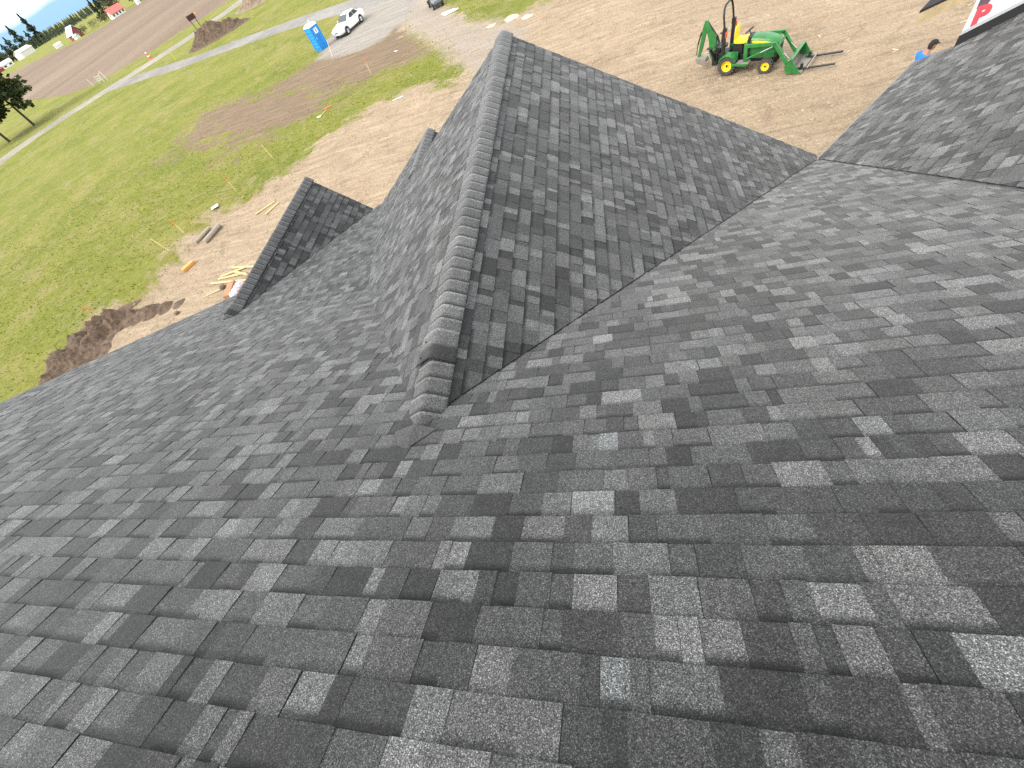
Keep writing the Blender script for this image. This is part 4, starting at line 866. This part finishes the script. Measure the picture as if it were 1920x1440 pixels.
for k, (x, y, a, l) in enumerate([(9.7, 16.9, .2, .9), (10.5, 17.2, -.25, .9)]):
    o = MB().box((0, 0, .02), (l, .08, .04)).build('lumber_board', M_PAPER); o.location = (x, y, gz(x, y)); o.rotation_euler = (0, 0, a); tag(o, ('left pale strip of the bent trim above the worker', 'right pale strip of the bent trim above the worker')[k], 'board')
mound('sand_heap', -11.5, -3.4, 37.4, 42.5, gsum([(-8.0, 40.0, .14, .9), (-6.4, 39.9, .2, .8), (-5.0, 38.9, .14, .8)]), 'pale sand heap at the edge of the gravel and grass', mk('pale sand', (.42, .36, .28), 1., var=.25))
for k, (a, b) in enumerate([((-14.0, 49.0), (-12.6, 49.0)), ((-13.6, 48.2), (-12.2, 48.6))]): board('lumber_board', a, b, .2, .08, ('upper white board beside the utility vehicle', 'lower white board beside the utility vehicle')[k], M_PAPER)
# sign, drum, gate
sgn = empty('sign_board', (-73.2, 95.2, gz(-73.2, 95.2)), math.atan2(.83, .55), 'dark notice board on two posts behind the topsoil heap', 'sign')
for s in (-.55, .55): MB().box((s, 0, 1.5), (.1, .1, 3.0)).build('post', M_BLK, sgn)
MB().box((0, 0, 3.1), (1.6, .12, .75)).build('panel', mk('dark red brown panel', (.045, .015, .012), .6), sgn, bevel=.02)
fl_ = empty('marker_pole', (-73.9, 97.6, gz(-73.9, 97.6)), 0, 'thin pole with an orange flag beside the notice board', 'flag'); MB().tube([(0, 0, 0), (0, 0, 3.3)], .03, 6).build('pole', M_OLDW, fl_); MB().box((.2, 0, 3.2), (.5, .03, .3)).build('flag', M_PIPE, fl_)
dm = empty('traffic_drum', (-91.2, 98.9, gz(-91.2, 98.9)), 0, 'red traffic drum with a white top at the roadside', 'traffic drum')
M_SAL = mk('faded red plastic', (.62, .13, .10), .6); MB().lathe([(.001, 0), (.42, 0), (.42, .06), (.30, .1), (.28, .45), (.25, .47), (.24, .85), (.2, .88), (.19, 1.05), (.001, 1.06)], (0, 0, 0), 'Z', 18).build('barrel', M_SAL, dm, smooth=True); MB().lathe([(.17, 1.06), (.16, 1.25), (.001, 1.28)], (0, 0, 0), 'Z', 16).build('top', M_PAPER, dm, smooth=True); MB().lathe([(.262, .5), (.255, .68)], (0, 0, 0), 'Z', 18).build('band', M_PAPER, dm)
M_PALE = mk('pale bare timber', (.52, .5, .4), .8)
gt = empty('field_gate', (-107, 98.6, gz(-107, 98.6)), math.atan2(-1.0, 5.0), 'pale timber gate frame at the corner of the ploughed field', 'gate')
for x in (-3.0, -.2, 1.6, 3.0): MB().box((x, 0, .7 if x < 2 else .9), (.14, .14, 1.4 if x < 2 else 1.8)).build('post', M_PALE, gt)
for z in (.5, .85, 1.2): MB().box((.7, 0, z), (1.8, .05, .12)).build('rail', M_PALE, gt)
MB().bar((1.6, 0, 1.3), (3.0, 0, 1.7), .06, .1).build('brace', M_PALE, gt)

# ------------------------------------------------------------------ far buildings
M_MET = mk('pale metal roof', (.62, .66, .70), .4, var=.05); M_REDW = mk('dull red boards', (.22, .06, .05), .8); M_RR = mk('salmon red roof', (.50, .12, .10), .7); M_WW = mk('white clapboard', (.72, .72, .70), .7); M_WIN = mk('dark window', (.03, .035, .04), .2)
def gabled(name, x, y, L_, W_, h, rise, rz, label, wall, roof, over=.4, wins=0, door=True, end=None):
    e = empty(name, (x, y, gbase(x, y)), rz, label, 'building')
    MB().prism([(-W_ / 2, 0), (W_ / 2, 0), (W_ / 2, h), (0, h + rise), (-W_ / 2, h)], -L_ / 2, L_ / 2, 'X').build('wall', [wall], e)
    for s in (-1, 1):
        MB().loft([[(xx, s * -.05, h + rise + .1), (xx, s * (W_ / 2 + over), h - over * rise / (W_ / 2) + .1), (xx, s * (W_ / 2 + over), h - over * rise / (W_ / 2) + .25), (xx, s * -.05, h + rise + .27)] for xx in (-L_ / 2 - over, L_ / 2 + over)]).build('roof', roof, e)
        for k in range(wins): MB().box((-L_ / 2 + L_ * (k + .5) / wins, s * W_ / 2, h * .5), (L_ / wins * .45, .12, h * .42)).build('window', M_WIN, e)
    if wins:
        for s in (-1, 1): MB().box((s * L_ / 2, 0, h * .75), (.12, W_ * .2, h * .4)).build('window', M_WIN, e)
    if door: MB().box((L_ / 2, 0, h * .35), (.14, W_ * .28, h * .7)).build('door', M_REDW if wall is M_WW else M_WW, e)
    return e
AZ = math.atan2(.72, -.69)
gabled('barn', -312, 301, 7, 6, 2.8, 3.0, AZ + .5, 'red barn with a tall pale metal roof beyond the field', M_REDW, M_MET, .7)
gabled('lean_to_shed', -308, 296.5, 3.4, 2.6, 1.4, .6, AZ + .5, 'low white shed leaning against the red barn', M_WW, M_WW)
gabled('farmhouse', -276, 303, 8.5, 5.6, 2.2, 2.2, AZ - 1.25, 'white farmhouse with a salmon red roof at the field edge', M_WW, M_RR, .6, 4)
gabled('garden_shed', -259, 304.5, 2.0, 1.8, 1.6, .8, AZ - 1.0, 'tiny white shed right of the red roofed farmhouse', M_WW, M_WW, .2)
gabled('small_shed', -343, 313, 4.5, 2.8, 1.4, .7, AZ - 1.4, 'low pale shed left of the red barn', M_WW, M_WW, .2)
gabled('metal_barn', -590, 497, 16, 12, 4.5, 2.2, AZ - .9, 'cream metal barn below the dark firs on the far left', mk('cream metal', (.62, .61, .54), .6), mk('cream roof', (.66, .65, .58), .6), .5)
gabled('long_barn', -595, 470, 17, 8, 3.0, 2.2, AZ - 1.35, 'long white barn with blue grey metal roof at the left edge', M_WW, M_MET, .5, 3)
gabled('red_shed', -575, 447, 6, 5, 2.0, 1.2, AZ - 1.2, 'small dark red shed at the left picture edge', M_REDW, M_REDW, .3)

# ------------------------------------------------------------------ trees
M_BARK = mk('bark', (.05, .04, .03), .95, var=.3, scale=3)
def leafmat(name, a, b_):
    mt = bpy.data.materials.new(name); mt.use_nodes = True; nt = mt.node_tree; bs = nt.nodes['Principled BSDF']; g = N(nt, 'ShaderNodeNewGeometry'); n1 = noise_node(nt, g.outputs['Position'], .55, 4., .65)
    r = ramp(nt, [(.3, a), (.7, b_)]); nt.links.new(n1.outputs[0], r.inputs[0]); nt.links.new(r.outputs[0], bs.inputs['Base Color']); bs.inputs['Roughness'].default_value = .8; bs.inputs['Specular IOR Level'].default_value = .2
    return mt
M_FIR = leafmat('fir needles', (.018, .028, .014), (.055, .07, .032)); M_PINE = leafmat('pine needles', (.022, .036, .012), (.075, .09, .03)); M_BUSH = leafmat('hedge leaves', (.07, .075, .035), (.15, .15, .075)); M_GREYT = leafmat('bare olive tree', (.09, .085, .05), (.18, .16, .1))
def crown_faces(mb, pts, size, rnd):
    for p in pts:
        for k in range(2):
            d = Vector((rnd.gauss(0, 1), rnd.gauss(0, 1), rnd.gauss(0, .6))).normalized(); e = d.cross(Vector((rnd.gauss(0, 1), rnd.gauss(0, 1), rnd.gauss(0, 1)))).normalized(); s = size * rnd.uniform(.5, 1.3)
            mb.add([p + d * s, p + e * s * .6, p - d * s * .8, p - e * s * .5], [(0, 1, 2, 3)])
def conifer(name, x, y, h, r, label, n=700, mt=M_FIR, seed=0, base=.12, group=None, z=None):
    rnd = random.Random(seed); e = empty(name, (x, y, gbase(x, y) if z is None else z), 0, label, 'tree', group)
    MB().tube([(0, 0, -.2), (0, 0, h * .5), (0, 0, h * .97)], [h * .018, h * .011, h * .003], 7).build('trunk', M_BARK, e); mb = MB(); pts = []
    for i in range(n):
        t = rnd.random() ** 1.3; z_ = h * (base + (1 - base) * t); lay = .62 + .38 * math.sin(z_ / h * 26 + rnd.uniform(-.5, .5)); rr = r * (1 - t) ** .85 * lay * math.sqrt(rnd.uniform(.15, 1)); a = rnd.uniform(0, 6.28); rr *= .8 + .3 * math.sin(a * 3 + seed)
        pts.append(Vector((math.cos(a) * rr, math.sin(a) * rr, z_ - rr * .25)))
    crown_faces(mb, pts, h * .035, rnd); mb.build('crown', mt, e); return e
def bushy(name, x, y, h, r, label, n=500, mt=M_BUSH, seed=0, trunk=.15, group=None):
    rnd = random.Random(seed); e = empty(name, (x, y, gbase(x, y)), 0, label, 'tree' if trunk > .1 else 'bush', group)
    MB().tube([(0, 0, -.2), (0, 0, h * .6)], [h * .02, h * .008], 6).build('trunk', M_BARK, e); mb = MB(); lobes = [(rnd.uniform(-.5, .5) * r, rnd.uniform(-.5, .5) * r, rnd.uniform(.35, .75) * h, rnd.uniform(.4, .7)) for _ in range(9)]; pts = []
    for i in range(n):
        lx, ly, lz, lr = rnd.choice(lobes); v = Vector((rnd.gauss(0, 1), rnd.gauss(0, 1), rnd.gauss(0, 1))).normalized() * (rnd.random() ** .4); pts.append(Vector((lx + v.x * r * lr, ly + v.y * r * lr, max(.1, lz + v.z * h * .3 * lr / .6))))
    crown_faces(mb, pts, h * .05, rnd); mb.build('crown', mt, e); return e
def pine(x, y, h, label, seed):
    rnd = random.Random(seed); e = empty('pine_tree', (x, y, gbase(x, y)), 0, label, 'tree', 'pines by the gravel road')
    tk = MB(); tk.tube([(0, 0, -.2), (.1, .05, h * .3), (.0, .1, h * .65), (.15, 0, h)], [.26, .2, .13, .03], 9)
    mb = MB(); pts = []
    for i in range(60):
        t = rnd.uniform(.26, 1); z_ = h * t; a = rnd.uniform(0, 6.28); L_ = h * .5 * (1.05 - t) ** .6 * rnd.uniform(.6, 1.15); p0 = Vector((0, 0, z_)); p1 = p0 + Vector((math.cos(a) * L_, math.sin(a) * L_, L_ * rnd.uniform(-.18, .18))); tk.tube([p0, (p0 + p1) / 2 + Vector((0, 0, .2)), p1], [.07, .045, .015], 5)
        for k in range(44):
            f = rnd.uniform(.3, 1.05); q = p0.lerp(p1, f) + Vector((rnd.gauss(0, .42), rnd.gauss(0, .42), rnd.gauss(.08, .26))); pts.append(q)
    crown_faces(mb, pts, .55, rnd); tk.build('trunk', M_BARK, e, smooth=True); mb.build('crown', M_PINE, e)
pine(-117.2, 86.1, 13.5, 'right pine of the pair beside the gravel road, trunk fully in view', 2); pine(-119.4, 80.6, 12.5, 'left pine of the pair beside the gravel road, cut by the picture edge', 5)
for k, (x, y, h, r, lb) in enumerate([(-705, 631, 31, 7, 'tallest slim fir standing right of the far left fir cluster'), (-712, 610, 27, 10, 'broad fir in the middle of the far left cluster'), (-690, 575, 20, 9, 'second fir of the far left cluster, behind the cream barn'), (-716, 628, 17, 8, 'short fir between the slim fir and the broad fir'), (-660, 540, 17, 9, 'dark fir behind the long white barn'), (-668, 530, 18, 10, 'dark fir at the left picture edge behind the barns')]):
    conifer('fir_tree', x, y, h * 1.0, r * 1.7, lb, 1500, M_FIR, 20 + k, .03)
for k, (x, y, h, r, lb, mt) in enumerate([(-309, 326, 12, 4.0, 'dark fir just left of the red roofed farmhouse', M_FIR), (-318, 340, 15, 4.5, 'taller dark fir behind the farmhouse, left side', M_FIR), (-283, 336, 14, 5, 'dark fir behind the farmhouse, right side', M_FIR), (-262, 322, 12, 4.5, 'dark fir behind the tiny white shed', M_FIR), (-252, 330, 14, 5, 'dark fir right of the tiny white shed', M_FIR)]):
    conifer('fir_tree', x, y, h, r, lb, 900, mt, 40 + k)
for k, (x, y, h, r, lb) in enumerate([(-300, 332, 13, 5.5, 'olive brown leafless tree behind the farmhouse roof'), (-290, 341, 12, 5, 'second olive brown tree behind the farmhouse')]): bushy('broadleaf_tree', x, y, h, r, lb, 600, M_GREYT, 60 + k)
for k, (x, y, h, r, lb) in enumerate([(-300, 297, 4.5, 4.2, 'round bush right beside the red barn'), (-295, 303, 4.6, 4.4, 'middle bush of the hedge between barn and farmhouse'), (-292, 310, 4.2, 4.0, 'pale bush of the hedge nearest the farmhouse'), (-297, 314, 3.6, 3.6, 'small bush behind the hedge by the farmhouse')]): bushy('bush', x, y, h, r, lb, 420, M_BUSH, 70 + k, .05)
# utility pole
upl = empty('utility_pole', (-330, 345, gbase(-330, 345)), 0, 'thin white utility pole left of the farmhouse trees', 'pole'); MB().tube([(0, 0, 0), (0, 0, 9)], .16, 6).build('shaft', M_PALE, upl); MB().box((0, 0, 8.4), (1.8, .15, .15)).build('crossarm', M_PALE, upl)
# far wood along the skyline
rnd = random.Random(77); mb = MB()
for i in range(900):
    a = rnd.uniform(R_(118), R_(152)); d = rnd.uniform(1000, 1250) + 160 * math.sin(a * 23); x, y = math.cos(a) * d, math.sin(a) * d; h = rnd.uniform(6, 11) + 3.5 * max(0, math.sin(a * 31)); z = gbase(x, y); w = h * rnd.uniform(.16, .3)
    for k in range(3):
        zb = z + h * (.1 + .28 * k); ww = w * (1 - .26 * k); zt = z + h * (.55 + .225 * k); n = 5
        mb.add([(x + math.cos(t) * ww * rnd.uniform(.7, 1.2), y + math.sin(t) * ww * rnd.uniform(.7, 1.2), zb) for t in [6.283 * j / n for j in range(n)]] + [(x, y, zt)], [(j, (j + 1) % n, n) for j in range(n)])
    mb.add([(x - .3, y, z), (x + .3, y, z), (x, y + .3, z), (x, y, z + h * .5)], [(0, 1, 3), (1, 2, 3), (2, 0, 3)])
tag(mb.build('far_wood', M_FIR), 'thin dark line of woodland along the horizon', 'woodland', kind='stuff')

# ------------------------------------------------------------------ worker behind the wing eave
M_SKIN = mk('skin', (.30, .15, .09), .55); M_SHIRT = mk('blue shirt', (.015, .15, .62), .8, var=.15); M_JEAN = mk('dark work trousers', (.03, .04, .06), .85); M_HAIR = mk('dark hair and cap', (.012, .010, .009), .8); M_BOOT = mk('boots', (.03, .02, .015), .8)
pe = empty('person', (8.89, 15.63, gz(8.89, 15.63)), R_(6), 'person in a blue shirt and dark cap leaning forward beyond the wing eave', 'person')
def skin(name, verts, edges, radii, mt, root=0, sub=2):
    me = bpy.data.meshes.new(name); me.from_pydata(verts, edges, []); o = bpy.data.objects.new(name, me); COL.objects.link(o); o.parent = pe; me.materials.append(mt)
    md = o.modifiers.new('skin', 'SKIN'); md.use_smooth_shade = True
    for i, r in enumerate(radii): me.skin_vertices[0].data[i].radius = r if isinstance(r, tuple) else (r, r)
    me.skin_vertices[0].data[root].use_root = True
    s = o.modifiers.new('sub', 'SUBSURF'); s.levels = sub; s.render_levels = sub; return o
# joints, x forward, y left; the torso leans forward
V = [(0, 0, .95), (.05, 0, 1.12), (.13, 0, 1.30), (.18, 0, 1.44), (.22, 0, 1.52), (.255, 0, 1.60),
     (.16, .19, 1.41), (.22, .26, 1.14), (.42, .22, 1.02), (.49, .21, 1.0), (.16, -.19, 1.41), (.22, -.26, 1.14), (.42, -.22, 1.02), (.49, -.21, 1.0),
     (0, .10, .90), (.05, .11, .5), (0, .12, .10), (.12, .13, .05), (0, -.10, .90), (.02, -.12, .5), (-.04, -.13, .10), (.08, -.14, .05)]
E_ = [(0, 1), (1, 2), (2, 3), (3, 4), (4, 5), (3, 6), (6, 7), (7, 8), (8, 9), (3, 10), (10, 11), (11, 12), (12, 13), (0, 14), (14, 15), (15, 16), (16, 17), (0, 18), (18, 19), (19, 20), (20, 21)]
Rr = [(.13, .11), (.13, .10), (.15, .11), (.10, .09), (.055, .055), (.06, .06), .06, .045, .032, .03, .06, .045, .032, .03, .085, .06, .042, .035, .085, .06, .042, .035]
for s in (0, 1):
    b0 = 9 if s == 0 else 13; sy = 1 if s == 0 else -1
    for k, (dx, dy, dz, l) in enumerate([(.07, .03, -.01, .04), (.08, .012, -.01, .045), (.08, -.008, -.012, .04), (.07, -.026, -.016, .033)]):
        i = len(V); bx, by, bz = V[b0]; V += [(bx + dx, by + dy * sy, bz + dz), (bx + dx + l * .8, by + dy * sy, bz + dz - l * .6)]; E_ += [(b0, i), (i, i + 1)]; Rr += [.0095, .008]
    i = len(V); V += [(V[b0][0] + .02, V[b0][1] - .035 * sy, V[b0][2] - .01), (V[b0][0] + .055, V[b0][1] - .045 * sy, V[b0][2] - .03)]; E_ += [(b0, i), (i, i + 1)]; Rr += [.011, .009]
body = skin('body', V, E_, Rr, M_SKIN)
T = V[:4]; skin('shirt', [V[0], V[1], V[2], V[3], (.195, 0, 1.49), V[6], tuple(Vector(V[6]).lerp(Vector(V[7]), .75)), V[10], tuple(Vector(V[10]).lerp(Vector(V[11]), .75))], [(0, 1), (1, 2), (2, 3), (3, 4), (3, 5), (5, 6), (3, 7), (7, 8)], [(.155, .13), (.16, .13), (.175, .14), (.13, .12), (.075, .075), .088, .07, .088, .07], M_SHIRT)
skin('trousers', [V[0], V[14], V[15], V[16], V[18], V[19], V[20]], [(0, 1), (1, 2), (2, 3), (0, 4), (4, 5), (5, 6)], [(.14, .125), .105, .078, .065, .105, .078, .065], M_JEAN)
for s, k in ((1, 16), (-1, 20)): MB().loft([[(V[k][0] + x, V[k][1] + y * w, z) for x, y in ((-.08, -.04), (-.08, .04), (.12, .05), (.19, .03), (.19, -.03), (.12, -.05))] for z, w in ((0, 1), (.06, 1), (.1, .8))]).build('boot', M_BOOT, pe, bevel=.01)
# head: profile rings, face towards +x
hc = Vector((.295, 0, 1.665)); tilt = Matrix.Rotation(R_(14), 3, 'Y'); rings = []
for z, fx, bx, hw in ((-.125, .075, -.02, .035), (-.105, .088, -.045, .052), (-.08, .090, -.065, .062), (-.05, .093, -.082, .068), (-.02, .094, -.092, .073), (.02, .093, -.098, .076), (.055, .09, -.095, .075), (.085, .07, -.08, .062), (.105, .04, -.05, .04), (.112, .01, -.02, .015)):
    rings.append([hc + tilt @ Vector(((fx + bx) / 2 + (fx - bx) / 2 * math.cos(t), hw * math.sin(t), z)) for t in [2 * math.pi * i / 16 for i in range(16)]])
hd_ = MB().loft(rings)
def hp(x, y, z): return hc + tilt @ Vector((x, y, z))
hd_.add([hp(.085, -.012, .005), hp(.085, .012, .005), hp(.122, .0, -.035), hp(.09, -.018, -.042), hp(.09, .018, -.042)], [(0, 1, 2), (0, 2, 3), (1, 4, 2), (2, 4, 3)])
for s in (-1, 1): hd_.loft([[hp(-.01 + .025 * math.cos(t), s * (.073 + o_), -.01 + .035 * math.sin(t)) for t in [2 * math.pi * i / 8 for i in range(8)]] for o_ in (0, .012)])
head = hd_.build('head', M_SKIN, pe, smooth=True)
for s in (-1, 1): MB().lathe([(.001, .008), (.009, .004), (.011, 0)], hp(.083, s * .032, .008), 'X', 8).build('eye', M_PAPER, head)
MB().box(hp(.088, 0, -.072), (.012, .045, .008)).build('mouth', mk('lips', (.22, .08, .06), .5), head)
MB().loft([[hp((fx + bx) / 2 + (fx - bx) / 2 * math.cos(t), hw * math.sin(t), z) for t in [2 * math.pi * i / 16 for i in range(16)]] for z, fx, bx, hw in ((-.10, -.03, -.085, .055), (-.05, -.02, -.1, .075), (.0, .0, -.107, .081), (.04, .05, -.107, .083))]).build('hair', M_HAIR, pe, smooth=True)
cp = MB().loft([[hp((fx + bx) / 2 + (fx - bx) / 2 * math.cos(t), hw * math.sin(t), z) for t in [2 * math.pi * i / 18 for i in range(18)]] for z, fx, bx, hw in ((.03, .102, -.108, .085), (.07, .1, -.106, .083), (.105, .075, -.085, .065), (.125, .03, -.045, .035), (.128, .0, -.01, .01))]).build('cap', M_HAIR, pe, smooth=True)
MB().loft([[hp(x, y, z) for x, y, z in ((.08, -.075, .045), (.15, -.06, .04), (.195, 0, .033), (.15, .06, .04), (.08, .075, .045))], [hp(x, y, z) for x, y, z in ((.08, -.075, .035), (.15, -.06, .03), (.195, 0, .023), (.15, .06, .03), (.08, .075, .035))]]).build('visor', M_HAIR, cp)
